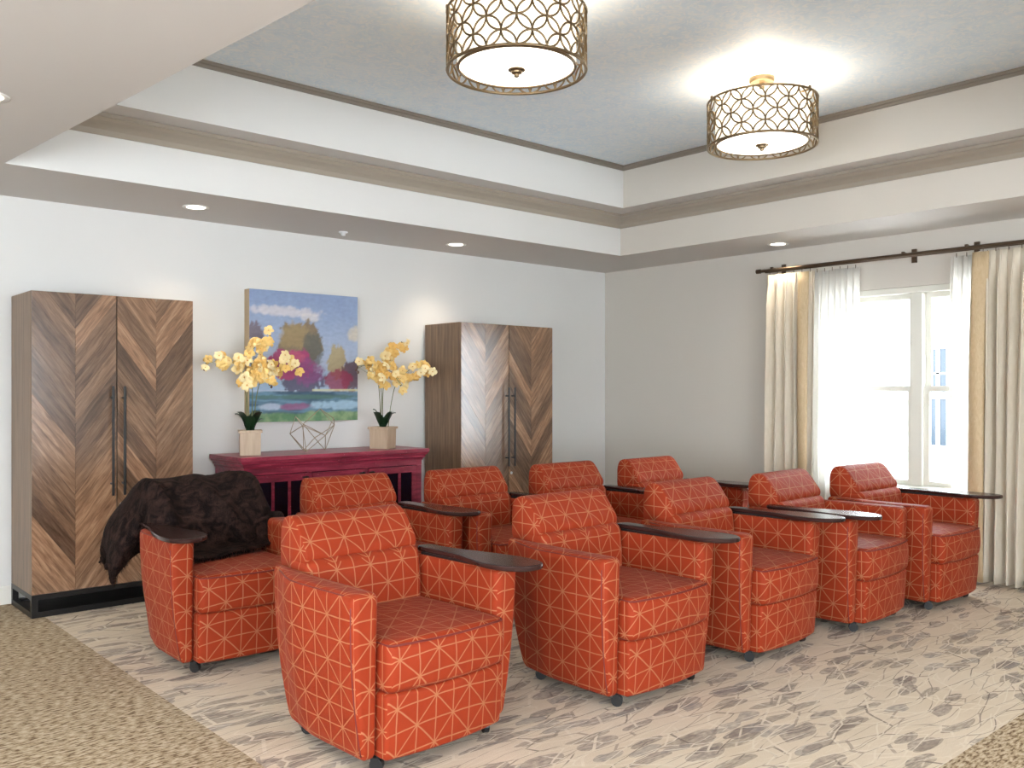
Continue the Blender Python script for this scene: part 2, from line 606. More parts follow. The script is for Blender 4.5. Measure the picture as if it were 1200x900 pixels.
def inset(d):
    return [(hole[0][0] + d, hole[0][1] + d), (hole[1][0] - d, hole[1][1] + d), (hole[2][0] - d, hole[2][1] - d), (hole[3][0] + d, hole[3][1] - d)]


def ring(g, A, za, B, zb, sides=range(4)):
    for i in sides:
        j = (i + 1) % 4
        g.quad((*A[i], za), (*A[j], za), (*B[j], zb), (*B[i], zb))


outer = [(X0, Y0), (XW, Y0), (XW, YW), (X0, YW)]
g = G(); ring(g, hole, ZS, outer, ZS)
ring(g, outer, ZS + 0.9, hole, ZS + 0.9)
ceil = g.build('ceiling', soffit_paint)
tag(ceil, kind='structure')
in2 = inset(0.285)
g = G(); ring(g, hole, ZS, hole, ZL, (0, 2, 3))
g.build('tray_fascia', wall_white, ceil)
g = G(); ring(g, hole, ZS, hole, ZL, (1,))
g.build('tray_fascia', wall_beige, ceil)  # right side: its shade is put into the colour with the greige paint
g = G(); ring(g, hole, ZL, in2, ZL)
g.build('tray_ledge', soffit_paint, ceil)
g = G(); ring(g, in2, ZL, in2, ZC, (0, 2, 3))
g.build('tray_riser', wall_white, ceil)
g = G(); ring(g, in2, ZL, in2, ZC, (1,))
g.build('tray_riser', wall_beige, ceil)  # right riser darkened by paint too, standing in for shade
g = G(); g.quad((*in2[0], ZC), (*in2[3], ZC), (*in2[2], ZC), (*in2[1], ZC))
g.build('raised_panel', ceil_paper, ceil)
# big crown below the ledge and the small bead under the raised panel
cp = [(0, ZL - 0.115), (0.012, ZL - 0.115), (0.018, ZL - 0.100), (0.022, ZL - 0.085), (0.045, ZL - 0.062), (0.075, ZL - 0.045), (0.088, ZL - 0.028), (0.098, ZL - 0.026), (0.100, ZL - 0.002)]
for k in range(4):
    g = G()
    for (da, za), (db, zb) in zip(cp[:-1], cp[1:]):
        A, B = inset(da), inset(db)
        j = (k + 1) % 4
        g.quad((*A[k], za), (*A[j], za), (*B[j], zb), (*B[k], zb))
    tag(g.build('trim_%d' % (k + 1), trim_taupe), kind='structure')
sp_ = [(0.285, ZC - 0.045), (0.297, ZC - 0.045), (0.300, ZC - 0.026), (0.309, ZC - 0.022), (0.312, ZC - 0.002)]
for k in range(4):
    g = G()
    for (da, za), (db, zb) in zip(sp_[:-1], sp_[1:]):
        A, B = inset(da), inset(db)
        j = (k + 1) % 4
        g.quad((*A[k], za), (*A[j], za), (*B[j], zb), (*B[k], zb))
    tag(g.build('trim_%d' % (k + 5), trim_dark), kind='structure')


# ------------------------------------------------------------------ windows
def window(name, axis, face, y0, y1, z0, z1, sgn, mull=True):
    """double-hung pair set into a wall opening; u runs along the wall. sgn: +1 outwards is + axis"""
    root = empty(name, (0, 0, 0)); tag(root, kind='structure')

    def bx(nm, ua, ub, da, db, za, zb, mat=pvc_white, parent=root, bev=0.006):
        da, db = face + sgn * da, face + sgn * db
        if axis == 'x': return box(nm, (min(da, db), ua, za), (max(da, db), ub, zb), mat, parent, bev)
        return box(nm, (ua, min(da, db), za), (ub, max(da, db), zb), mat, parent, bev)
    bx('frame_head', y0, y1, 0.02, 0.16, z1 - 0.05, z1)
    bx('frame_jamb', y0, y0 + 0.05, 0.02, 0.16, z0 + 0.03, z1 - 0.05)
    bx('frame_jamb', y1 - 0.05, y1, 0.02, 0.16, z0 + 0.03, z1 - 0.05)
    bx('sill', y0 - 0.04, y1 + 0.04, -0.05, 0.18, z0 - 0.01, z0 + 0.028)
    c = (y0 + y1) / 2
    bx('mullion', c - 0.045, c + 0.045, 0.03, 0.16, z0 + 0.028, z1 - 0.05)
    zm = (z0 + z1) / 2 - 0.005
    for ua, ub in ((y0 + 0.05, c - 0.045), (c + 0.045, y1 - 0.05)):
        for za, zb, d in ((zm - 0.02, z1 - 0.05, 0.10), (z0 + 0.028, zm + 0.02, 0.065)):
            s = G()
            def sb(a, b, e, f):
                dd = sorted((face + sgn * d, face + sgn * (d + 0.032)))
                if axis == 'x': s.box((dd[0], a, e), (dd[1], b, f))
                else: s.box((a, dd[0], e), (b, dd[1], f))
            r = 0.042
            sb(ua, ub, zb - r, zb); sb(ua, ub, za, za + r)
            sb(ua, ua + r, za + r, zb - r); sb(ub - r, ub, za + r, zb - r)
            so = s.build('sash', pvc_white, root)
            bx('pane', ua + r, ub - r, d + 0.012, d + 0.018, za + r, zb - r, glass, so, 0)
    return root


window('window_1', 'x', XW, *WIN, 1)
for i, (xa, xb, za, zb) in enumerate(NEAR_WIN):
    r = empty('window_%d' % (i + 2)); tag(r, kind='structure')
    for a, b in (((xa, Y0 - 0.03, zb - 0.05), (xb, Y0 + 0.02, zb)), ((xa, Y0 - 0.03, za), (xb, Y0 + 0.04, za + 0.05)), ((xa, Y0 - 0.03, za), (xa + 0.05, Y0 + 0.02, zb)), ((xb - 0.05, Y0 - 0.03, za), (xb, Y0 + 0.02, zb))):
        box('frame', a, b, pvc_white, r)

for i, (ya, yb, za, zb) in enumerate(ADDED_BACK_WIN):  # frames for the added side-wall windows
    r = empty('window_%d' % (i + 5)); tag(r, kind='structure')
    for a, b in (((X0 - 0.03, ya, zb - 0.05), (X0 + 0.02, yb, zb)), ((X0 - 0.03, ya, za), (X0 + 0.04, yb, za + 0.05)), ((X0 - 0.03, ya, za), (X0 + 0.02, ya + 0.05, zb)), ((X0 - 0.03, yb - 0.05, za), (X0 + 0.02, yb, zb))):
        box('frame', a, b, pvc_white, r)

# ------------------------------------------------------------------ outside the window
ext_white = paint('siding_white', (0.80, 0.80, 0.79), 0.8)
ext_glass = M('far_window_glass', 0.12, (0.012, 0.025, 0.04)).m
g = G(); g.box((XW + 0.2, -12, -0.35), (40, 30, -0.25))
tag(g.build('ground_outside', paint('pale_paving', (0.55, 0.55, 0.53), 0.9)), kind='structure')
XB = 24.0
bld = empty('neighbouring_house', (XB, 5, -0.25), 0, 'white clapboard house with blue-grey windows seen through the window', 'house')
box('wall', (0, -12, 0), (0.3, 16, 4.2), ext_white, bld)
for k in range(18):
    g = G()
    z = 0.15 + k * 0.21
    g.prism([(-0.03, z), (0.0, z), (0.0, z + 0.21), (-0.006, z + 0.21)], -12, 16, lambda x, y, q: (x, q, y))
    g.build('siding_board', ext_white, bld)
rf = G()
rf.prism([(-0.55, 3.95), (0.3, 3.95), (0.3, 6.2), (-0.55, 4.08)], -12.4, 16.4, lambda x, y, q: (x, q, y))
rf.build('roof', paint('far_shingles', (0.38, 0.40, 0.42), 0.9), bld)
for wy in (-7.5, -4.4, -1.3, 1.8, 4.89, 8.9, 11.2):
    wy0, wy1 = wy - 0.02, wy + 0.44
    za, zb = 0.22, 2.75
    g = G()
    g.box((-0.09, wy0 - 0.07, za - 0.07), (-0.03, wy1 + 0.07, za)); g.box((-0.09, wy0 - 0.07, zb), (-0.03, wy1 + 0.07, zb + 0.07))
    g.box((-0.09, wy0 - 0.07, za), (-0.03, wy0, zb)); g.box((-0.09, wy1, za), (-0.03, wy1 + 0.07, zb))
    g.box((-0.09, wy0, 1.45), (-0.03, wy1, 1.62)); g.box((-0.085, wy0, 2.08), (-0.04, wy1, 2.13)); g.box((-0.085, (wy0 + wy1) / 2 - 0.05, za), (-0.04, (wy0 + wy1) / 2 + 0.05, zb))
    wf = g.build('window', ext_white, bld)
    box('pane', (-0.05, wy0, za), (-0.035, wy1, zb), ext_glass, wf)

# ------------------------------------------------------------------ downlights, sprinkler
CANS = [(2.51, 6.13, 'round white downlight above the tall cabinet beside the blanket-draped armchair', 1), (4.85, 6.18, 'round white downlight above the gap between painting and second tall cabinet', 1),
        (6.93, 4.29, 'round white downlight in the soffit above the left drape', 0), (0.885, 4.415, 'round white downlight in the near soffit at the left edge of the photo', 1),
        (6.93, 2.0, 'round white downlight in the soffit above the right drape', 0), (0.2, 6.13, 'round white downlight in the soffit left of the tall cabinets', 1),
        (2.5, 0.40, 'added unseen downlight in the near soffit, first of the row above the camera side', 2), (4.85, 0.40, 'added unseen downlight in the near soffit, last of the row above the camera side', 2), (0.6, 2.1, 'added unseen downlight in the near soffit straight above the viewpoint', 2)]  # these three are unseen, added to brighten the floor and raised ceiling
cg = G(); cg.lathe([(0.062, 0.0), (0.088, -0.006), (0.090, -0.002), (0.090, 0.0)], 28, cap=False)
ring_me = cg.mesh('trim_ring', paint('downlight_trim', (0.8, 0.8, 0.78), 0.4), True)
cg = G(); cg.lathe([(0.0005, 0.0), (0.062, -0.001)], 28, cap=False)
lens_me = cg.mesh('lens', can_lit)
for x, y, lab, lit in CANS:
    o = empty('recessed_downlight', (x, y, ZS), 0, lab, 'downlight', 'recessed downlights in the soffit')
    put('trim_ring', ring_me, o); put('lens', lens_me, o, loc=(0, 0, -0.002))
    l = bpy.data.lights.new('downlight', 'SPOT')
    l.energy = {1: 36, 0: 24, 2: 75}[lit]; l.color = (1.0, 0.86, 0.68); l.spot_size = math.radians(105); l.spot_blend = 0.8; l.shadow_soft_size = 0.06
    lo = bpy.data.objects.new('downlight_lamp', l); COL.objects.link(lo); lo.parent = o; lo.location = (0, 0, -0.03)
sg = G(); sg.lathe([(0.001, -0.03), (0.018, -0.028), (0.018, -0.012), (0.036, -0.006), (0.038, 0.0)], 16)
tag(sg.build('fire_sprinkler', paint('sprinkler_white', (0.75, 0.75, 0.75), 0.4), smooth=True, loc=(3.79, 6.30, ZS)), 'small white fire sprinkler head in the soffit above the painting', 'sprinkler')


# ------------------------------------------------------------------ drum pendants
DR, DH = 0.345, 0.285


def drum(loc, label):
    r = empty('drum_ceiling_light', loc, 0, label, 'ceiling light', 'brass lattice drum ceiling lights')
    zt = -0.155
    g = G(); g.lathe([(0.075, -0.032), (0.082, -0.022), (0.082, 0.0)], 28); g.build('canopy', brass, r, True, 40)
    g = G(); g.tube([(0, 0, -0.02), (0, 0, zt - 0.02)], 0.018, 12); g.build('stem', brass, r, True, 40)
    for a in range(3):
        q = a * 2 * PI / 3 + 0.5
        g = G(); g.tube([(0, 0, zt - 0.01), (DR * math.cos(q), DR * math.sin(q), zt - 0.004)], 0.006, 6); sp2 = g.build('spoke', brass, r)
        g = G(); g.lathe([(0.001, 0.022), (0.009, 0.016), (0.009, 0.0)], 10, (DR * math.cos(q), DR * math.sin(q), zt)); g.build('knob', brass, sp2)
    for z in (zt, zt - DH):
        g = G(); g.tube([(DR * math.cos(a * 2 * PI / 64), DR * math.sin(a * 2 * PI / 64), z) for a in range(64)], 0.0075, 6, True)
        g.build('hoop', brass, r, True)
    # overlapping circles wrapped on the cylinder, one object for each circle
    n = 30
    R = 2 * PI * DR / n
    rows = DH / R
    nr = 4
    vz = DH / nr
    circ_r = R * 1.0
    tmpl = {}
    zc = zt - DH / 2
    for row in range(nr + 1):
        z0 = zt - row * vz
        key = 'top' if row == 0 else ('bot' if row == nr else 'mid')
        if key not in tmpl:
            g = G()
            pts = []
            K = 28
            rng = range(K) if key == 'mid' else range(K // 2 + 1)
            for i in rng:
                a = i * 2 * PI / K + (PI if key == 'top' else 0)
                th_ = circ_r * math.cos(a) / DR
                pts.append((DR * math.cos(th_), DR * math.sin(th_), vz * math.sin(a)))
            g.tube(pts, 0.0052, 5, key == 'mid')
            tmpl[key] = g.mesh('lattice_ring', brass, True)
        for c in range(n // 2):
            q = (c * 2 + (row % 2)) * 2 * PI / n
            put('lattice_ring', tmpl[key], r, (0, 0, z0), (0, 0, q))
    g = G()
    K = 48
    ri = DR - 0.05
    g.lathe([(ri, zt - 0.012), (ri, zt - DH + 0.018)], K, cap=False)
    g.build('shade', shade_lit, r, True)
    g = G(); g.lathe([(0.001, zt - DH + 0.006), (ri * 0.6, zt - DH + 0.008), (ri - 0.015, zt - DH + 0.016), (ri - 0.012, zt - DH + 0.022)], K, cap=False)
    g.build('diffuser', diff_lit, r, True)
    g = G(); g.tube([((ri - 0.004) * math.cos(a * 2 * PI / 48), (ri - 0.004) * math.sin(a * 2 * PI / 48), zt - DH + 0.016) for a in range(48)], 0.008, 6, True)
    g.build('diffuser_rim', brass, r, True)
    g = G(); g.lathe([(0.001, zt - DH - 0.034), (0.012, zt - DH - 0.03), (0.014, zt - DH - 0.018), (0.026, zt - DH - 0.012), (0.028, zt - DH - 0.004), (0.042, zt - DH + 0.002), (0.042, zt - DH + 0.008)], 24)
    g.build('finial', brass, r, True, 40)
    l = bpy.data.lights.new('drum_lamp', 'POINT'); l.energy = 20; l.color = (1.0, 0.86, 0.70); l.shadow_soft_size = 0.09
    lo = bpy.data.objects.new('drum_lamp', l); COL.objects.link(lo); lo.parent = r; lo.location = (0, 0, zt - 0.10)
    return r


drum((2.98, 3.31, ZC), 'large brass lattice drum ceiling light nearest the camera, cut by the top of the photo')
drum((5.083, 3.265, ZC), 'brass lattice drum ceiling light farther back towards the right, shown whole with its canopy')


# ------------------------------------------------------------------ tall chevron cabinets
def clip(poly, f):
    out = []
    for i in range(len(poly)):
        a, b = poly[i], poly[(i + 1) % len(poly)]
        fa, fb = f(a), f(b)
        if fa >= 0: out.append(a)
        if (fa > 0 > fb) or (fa < 0 < fb):
            t = fa / (fa - fb); out.append((a[0] + (b[0] - a[0]) * t, a[1] + (b[1] - a[1]) * t))
    return out


def cabinet(x0, yf, w, h, label):
    d = YW - 0.03 - yf
    r = empty('tall_cabinet', (x0, yf, 0), 0, label, 'cabinet', 'tall chevron wood cabinets')
    zb = 0.140
    box('body', (0, 0.026, zb), (w, d, h), side_wood, r, 0.004)
    # steel base: open frame of square bar
    t = 0.035
    b = [(0.0, 0.0, 0), (w, t, t), (0.0, d - t, 0), (w, d, t), (0, t, 0), (t, d - t, t), (w - t, t, 0), (w, d - t, t)]
    g = G()
    for i in range(0, 8, 2): g.box(b[i], b[i + 1])
    g.build('base_rail', black_metal, r)
    g = G()
    for q0, q1 in (((0, 0), (w, t)), ((0, d - t), (w, d)), ((0, t), (t, d - t)), ((w - t, t), (w, d - t))):
        g.box((*q0, zb - 0.03), (*q1, zb))
    g.build('base_top_rail', black_metal, r)
    for lx in (0, w - t):
        for ly in (0, d - t):
            box('leg', (lx, ly, t), (lx + t, ly + t, zb - 0.03), black_metal, r)
    box('base_shelf', (t, t, 0.004), (w - t, d - t, 0.02), black_metal, r)
    dw = w / 2 - 0.003
    for s in (0, 1):
        dx = s * (w / 2 + 0.003)
        dr = box('door', (dx, 0.006, zb + 0.003), (dx + dw, 0.025, h - 0.003), side_wood, r)
        hw = dw / 2
        H = h - zb - 0.006
        pitch = 0.150
        slope = math.tan(math.radians(54))
        for half in (0, 1):
            ua, ub = half * hw, (half + 1) * hw
            k0 = -int(hw * slope / pitch) - 3
            for k in range(k0, int(H / pitch) + int(hw * slope / pitch) + 4):
                za = k * pitch + (0.05 if s else 0.0)
                # V shape: the line falls to the door's middle
                f = (lambda u: -(u) * slope) if half == 0 else (lambda u: -(dw - u) * slope)
                poly = [(ua, za + f(ua) + hw * slope), (ub, za + f(ub) + hw * slope), (ub, za + pitch + f(ub) + hw * slope), (ua, za + pitch + f(ua) + hw * slope)]
                poly = clip(poly, lambda p: p[1]); poly = clip(poly, lambda p: H - p[1])
                if len(poly) < 3: continue
                ar = abs(sum(poly[i][0] * poly[(i + 1) % len(poly)][1] - poly[(i + 1) % len(poly)][0] * poly[i][1] for i in range(len(poly)))) / 2
                if ar < 0.0006: continue
                cxm = sum(p[0] for p in poly) / len(poly); czm = sum(p[1] for p in poly) / len(poly)
                poly = [(p[0] + (cxm - p[0]) * 0.006, p[1] + (czm - p[1]) * 0.006) for p in poly]
                g = G()
                pr = random.uniform(0, 0.0012)
                g.prism(poly, 0.0055, 0.0 - pr, lambda x, y, z: (dx + x, z, zb + 0.003 + y))
                me = g.mesh('plank', plank_wood)
                # grain along the plank
                dirv = Vector((1, -slope if half == 0 else slope)).normalized()
                nrm = Vector((-dirv.y, dirv.x))
                off = random.uniform(0, 9)
                ul = me.uv_layers[0]
                for lp in me.loops:
                    q = me.vertices[lp.vertex_index].co
                    p2 = Vector((q.x, q.z))
                    ul.data[lp.index].uv = (p2.dot(dirv) + off, p2.dot(nrm) + off)
                put('plank', me, dr)
        hx = w / 2 + (-0.036 if s == 0 else 0.036)
        g = G(); g.tube([(hx, -0.045, 0.725), (hx, -0.045, 1.43)], 0.0085, 10)
        hd = g.build('handle', black_metal, dr, True, 40)
        for z in (0.80, 1.355):
            g = G(); g.tube([(hx, -0.045, z), (hx, 0.004, z)], 0.007, 8); g.build('handle_post', black_metal, hd, True, 40)
    g = G(); g.tube([(w / 2 + 0.03, -0.004, 0.66), (w / 2 + 0.03, 0.004, 0.66)], 0.013, 14)
    g.build('lock', M('lock_nickel', 0.3, (0.5, 0.5, 0.5), 1).m, r)
    return r


cabinet(1.457, 6.065, 1.005, 2.02, 'tall chevron wood cabinet standing behind the blanket-draped armchair at far left')
cabinet(4.80, 6.045, 1.095, 1.995, 'tall chevron wood cabinet right of the red sideboard, near the room corner')

# ------------------------------------------------------------------ red sideboard
SBX, SBY, SBW, SBD, SBH = 2.84, 6.07, 1.56, 0.50, 0.922
sb = empty('red_sideboard', (SBX, SBY, 0), 0, 'distressed red sideboard with crown-moulded top and glazed doors below the painting', 'sideboard')
g = G()
prof = [(0.0, -0.095), (0.006, -0.095), (0.010, -0.078), (0.020, -0.070), (0.022, -0.055), (0.034, -0.045), (0.040, -0.032), (0.046, -0.028), (0.046, 0.0)]


def sbring(o, z):
    return [(-o, -o, SBH + z), (SBW + o, -o, SBH + z), (SBW + o, SBD, SBH + z), (-o, SBD, SBH + z)]


for (oa, za), (ob, zb) in zip(prof[:-1], prof[1:]):
    A, B = sbring(oa, za), sbring(ob, zb)
    for i in range(4):
        j = (i + 1) % 4
        g.quad(A[i], A[j], B[j], B[i])
g.quad(*sbring(0.046, 0.0))
g.build('top_moulding', red_lacquer, sb)
g = G()
g.box((0, 0.036, 0.10), (0.02, SBD - 0.015, SBH - 0.135)); g.box((SBW - 0.02, 0.036, 0.10), (SBW, SBD - 0.015, SBH - 0.135))
g.box((0, SBD - 0.015, 0.10), (SBW, SBD, SBH - 0.135)); g.box((0.02, 0.02, 0.10), (SBW - 0.02, SBD - 0.016, 0.13)); g.box((0.02, 0.05, 0.40), (SBW - 0.02, SBD, 0.42))
g.box((0, 0.0, SBH - 0.135), (SBW, SBD, SBH - 0.093))
g.build('carcass', red_lacquer, sb)
g = G(); g.box((0.02, 0.10, 0.13), (SBW - 0.02, 0.105, SBH - 0.14)); g.build('dark_interior', pane_dark, sb)
box('plinth', (0.01, 0.03, 0.0), (SBW - 0.01, SBD, 0.10), red_lacquer, sb)
xs = [0.0, 0.06, 0.522, 0.56, 1.0, 1.038, 1.50, 1.56]
for a, b in ((0.0, 0.055), (0.520, 0.542), (1.018, 1.040), (1.505, 1.56)):
    box('stile', (a, 0.0, 0.10), (b, 0.035, SBH - 0.135), red_lacquer, sb, 0.004)
for di, (a, b) in enumerate(((0.058, 0.517), (0.545, 1.015), (1.043, 1.502))):
    z0, z1 = 0.115, SBH - 0.140
    g = G(); st = 0.042
    g.box((a, -0.006, z0), (a + st, 0.018, z1)); g.box((b - st, -0.006, z0), (b, 0.018, z1))
    g.box((a + st, -0.006, z0), (b - st, 0.018, z0 + 0.07)); g.box((a + st, -0.006, z1 - 0.052), (b - st, 0.018, z1))
    dz = 0.40
    g.box((a + st, -0.006, dz), (b - st, 0.018, dz + 0.06))
    dr = g.build('door', red_lacquer, sb)
    pw = (b - a - 2 * st - 2 * 0.022) / 3
    for k in range(3):
        px = a + st + k * (pw + 0.022)
        box('pane', (px, 0.006, dz + 0.06), (px + pw, 0.010, z1 - 0.052), pane_dark, dr)
        if k < 2: box('muntin', (px + pw, -0.004, dz + 0.06), (px + pw + 0.022, 0.016, z1 - 0.052), red_lacquer, dr)
    box('lower_panel', (a + st, 0.004, z0 + 0.07), (b - st, 0.012, dz), red_lacquer, dr)
    kx = b - 0.03 if di < 2 else a + 0.03
    g = G(); g.tube([(kx - 0.03, -0.012, z1 - 0.03), (kx + 0.02, -0.012, z1 - 0.03)], 0.006, 8); g.tube([(kx, -0.006, z1 - 0.03), (kx, -0.02, z1 - 0.03)], 0.010, 10)
    g.build('latch', black_metal, dr)

# ------------------------------------------------------------------ landscape painting (canvas)
PX0, PX1, PZ0, PZ1, PY = 3.085, 4.055, 1.155, 2.19, YW - 0.085
pic = empty('landscape_painting', (PX0, YW - 0.006, PZ0), 0, 'framed landscape canvas of autumn trees by a pond on the left wall', 'painting')
PWd, PHt = PX1 - PX0, PZ1 - PZ0
m = M('oil_paint', 0.45)
at = m.n('ShaderNodeVertexColor'); at.layer_name = 'paint'
m.col(at.outputs[0])
oil = m.m


def lin(r, g_, b): return tuple(((c / 255.0) ** 2.2) for c in (r, g_, b))


def fb(u, v, s, o=0.0): return noise.fractal(Vector((u * s, v * s, o)), 1.0, 2.0, 4)


def mixc(a, b, t): return tuple(x + (y - x) * t for x, y in zip(a, b))


def blob(u, v, cu, cv, ru, rv, s, o, soft=0.18):
    d = ((u - cu) / ru) ** 2 + ((v - cv) / rv) ** 2
    d += 0.55 * fb(u, v, s, o) + 0.45 * fb(u * 2.5, v * 2.5, s * 1.6, o + 40)
    return sm((1.0 - d) / soft * 0.5 + 0.5)


def paintcol(u, v):   # v down
    n1 = fb(u, v, 6, 1)
    c = mixc(lin(134, 152, 186), lin(172, 184, 205), sm(v / 0.65) + 0.10 * n1)
    c = mixc(c, lin(214, 206, 205), 0.75 * sm((blob(u, v, 0.33, 0.15, 0.30, 0.045, 5, 2, 0.6)) - 0.1))
    c = mixc(c, lin(222, 213, 205), 0.6 * blob(u, v, 0.55, 0.19, 0.10, 0.03, 7, 3, 0.6))
    c = mixc(c, lin(214, 200, 170), 0.7 * blob(u, v, 0.97, 0.30, 0.06, 0.06, 7, 4, 0.6))
    # far misty bank
    c = mixc(c, lin(150, 178, 205), 0.7 * sm((v - 0.55) / 0.10) * (1 if v < 0.76 else 0))
    c = mixc(c, lin(112, 97, 105), 0.85 * blob(u, v, 0.05, 0.33, 0.07, 0.09, 9, 5))
    c = mixc(c, lin(130, 112, 85), 0.95 * blob(u, v, 0.45, 0.42, 0.20, 0.20, 6, 6))
    c = mixc(c, lin(165, 142, 100), 0.6 * blob(u, v, 0.40, 0.34, 0.13, 0.10, 9, 7, 0.5))
    c = mixc(c, lin(88, 92, 88), 0.75 * blob(u, v, 0.56, 0.45, 0.09, 0.15, 10, 8, 0.4))
    c = mixc(c, lin(72, 58, 84), 0.85 * blob(u, v, 0.47, 0.68, 0.20, 0.10, 7, 9))
    c = mixc(c, lin(168, 66, 112), 0.95 * blob(u, v, 0.36, 0.56, 0.20, 0.12, 7, 10))
    c = mixc(c, lin(140, 78, 130), 0.7 * blob(u, v, 0.52, 0.62, 0.14, 0.10, 9, 11, 0.4))
    c = mixc(c, lin(196, 96, 120), 0.6 * blob(u, v, 0.38, 0.50, 0.10, 0.05, 14, 12, 0.5))
    c = mixc(c, lin(170, 152, 110), 0.9 * blob(u, v, 0.79, 0.53, 0.09, 0.14, 8, 13))
    c = mixc(c, lin(92, 66, 76), 0.9 * blob(u, v, 0.95, 0.64, 0.13, 0.13, 8, 14))
    c = mixc(c, lin(140, 50, 78), 0.85 * blob(u, v, 0.82, 0.68, 0.13, 0.09, 8, 15))
    vv = v + 0.006 * fb(u, v, 9, 16)
    if vv > 0.765:
        k = sm((vv - 0.765) / 0.008)
        w_ = mixc(lin(58, 84, 104), lin(104, 138, 160), sm(0.5 + 1.1 * fb(u * 0.45, v * 5, 5, 17)))
        w_ = mixc(w_, lin(160, 190, 210), 0.85 * blob(u, v, 0.80, 0.875, 0.24, 0.035, 6, 18, 0.5))
        w_ = mixc(w_, lin(176, 186, 205), 0.8 * blob(u, v, 0.18, 0.885, 0.10, 0.025, 7, 19, 0.5))
        w_ = mixc(w_, lin(140, 84, 120), 0.8 * blob(u, v, 0.42, 0.885, 0.14, 0.025, 8, 20, 0.5))
        w_ = mixc(w_, lin(74, 108, 96), 0.8 * blob(u, v, 0.5, 0.81, 0.5, 0.018, 6, 21, 0.5))
        gr = mixc(lin(88, 126, 92), lin(136, 160, 120), sm(0.5 + fb(u, v, 12, 22)))
        w_ = mixc(w_, gr, sm((v - 0.92 + 0.03 * fb(u, 0, 4, 23)) / 0.02))
        c = mixc(c, w_, k)
    if u > 0.56: c = mixc(c, lin(214, 208, 152), 0.9 * sm(1 - abs(v - 0.757) / 0.012))
    k = 1.0 + 0.10 * fb(u * 1.5, v * 3, 16, 50)
    return tuple(q * k for q in c)


g = G()
NU, NV = 110, 118
g.grid(lambda a, b: (a * PWd, PY - YW, b * PHt), NU, NV)
me = g.mesh('painted_face', oil)
ca = me.color_attributes.new('paint', 'FLOAT_COLOR', 'POINT')
for i, vtx in enumerate(me.vertices):
    c = paintcol(vtx.co.x / PWd, 1 - vtx.co.z / PHt)
    ca.data[i].color = (*[max(0, min(1, q)) for q in c], 1)
put('painted_face', me, pic)
box('canvas_side', (0, PY - YW + 0.001, 0), (PWd, 0, PHt), M('raw_canvas_edge', 0.8, (0.50, 0.38, 0.25)).m, pic)


# ------------------------------------------------------------------ orchids
def flower_mesh(seed):
    rn = random.Random(seed)
    g = G()
    for k in range(5):
        a = k * 2 * PI / 5 + rn.uniform(-0.1, 0.1) + PI / 2
        L, Wd = (0.044, 0.022) if k in (1, 4) else (0.042, 0.015)
        ca_, sa = math.cos(a), math.sin(a)
        rows = []
        for t, wd, hz in ((0.06, 0.2, 0.0), (0.35, 0.85, 0.006), (0.65, 1.0, 0.008), (0.88, 0.65, 0.002), (1.0, 0.12, -0.005)):
            pr = []
            for s in (-1, 0, 1):
                x, y, z = L * t, Wd * wd * s, hz + (0.004 if s == 0 else 0.0) + rn.uniform(-0.002, 0.002)
                pr.append((x * ca_ - y * sa, x * sa + y * ca_, z))
            rows.append(g.pts(pr))
        for A, B in zip(rows[:-1], rows[1:]):
            for s in (0, 1): g.face([A + s, A + s + 1, B + s + 1, B + s])
    me = g.mesh('flower', petal, True)
    me.materials.append(petal_eye)
    g2 = G()
    return me


FL = [flower_mesh(i) for i in range(4)]
lg = G(); lg.lathe([(0.002, 0.016), (0.008, 0.012), (0.010, 0.005), (0.006, 0.0)], 8)
LIP = lg.mesh('flower_lip', petal_eye, True)
bg_ = G(); bg_.lathe([(0.001, 0.014), (0.007, 0.009), (0.009, 0.0), (0.007, -0.008), (0.001, -0.012)], 8)
BUD = bg_.mesh('bud', bud_mat, True)


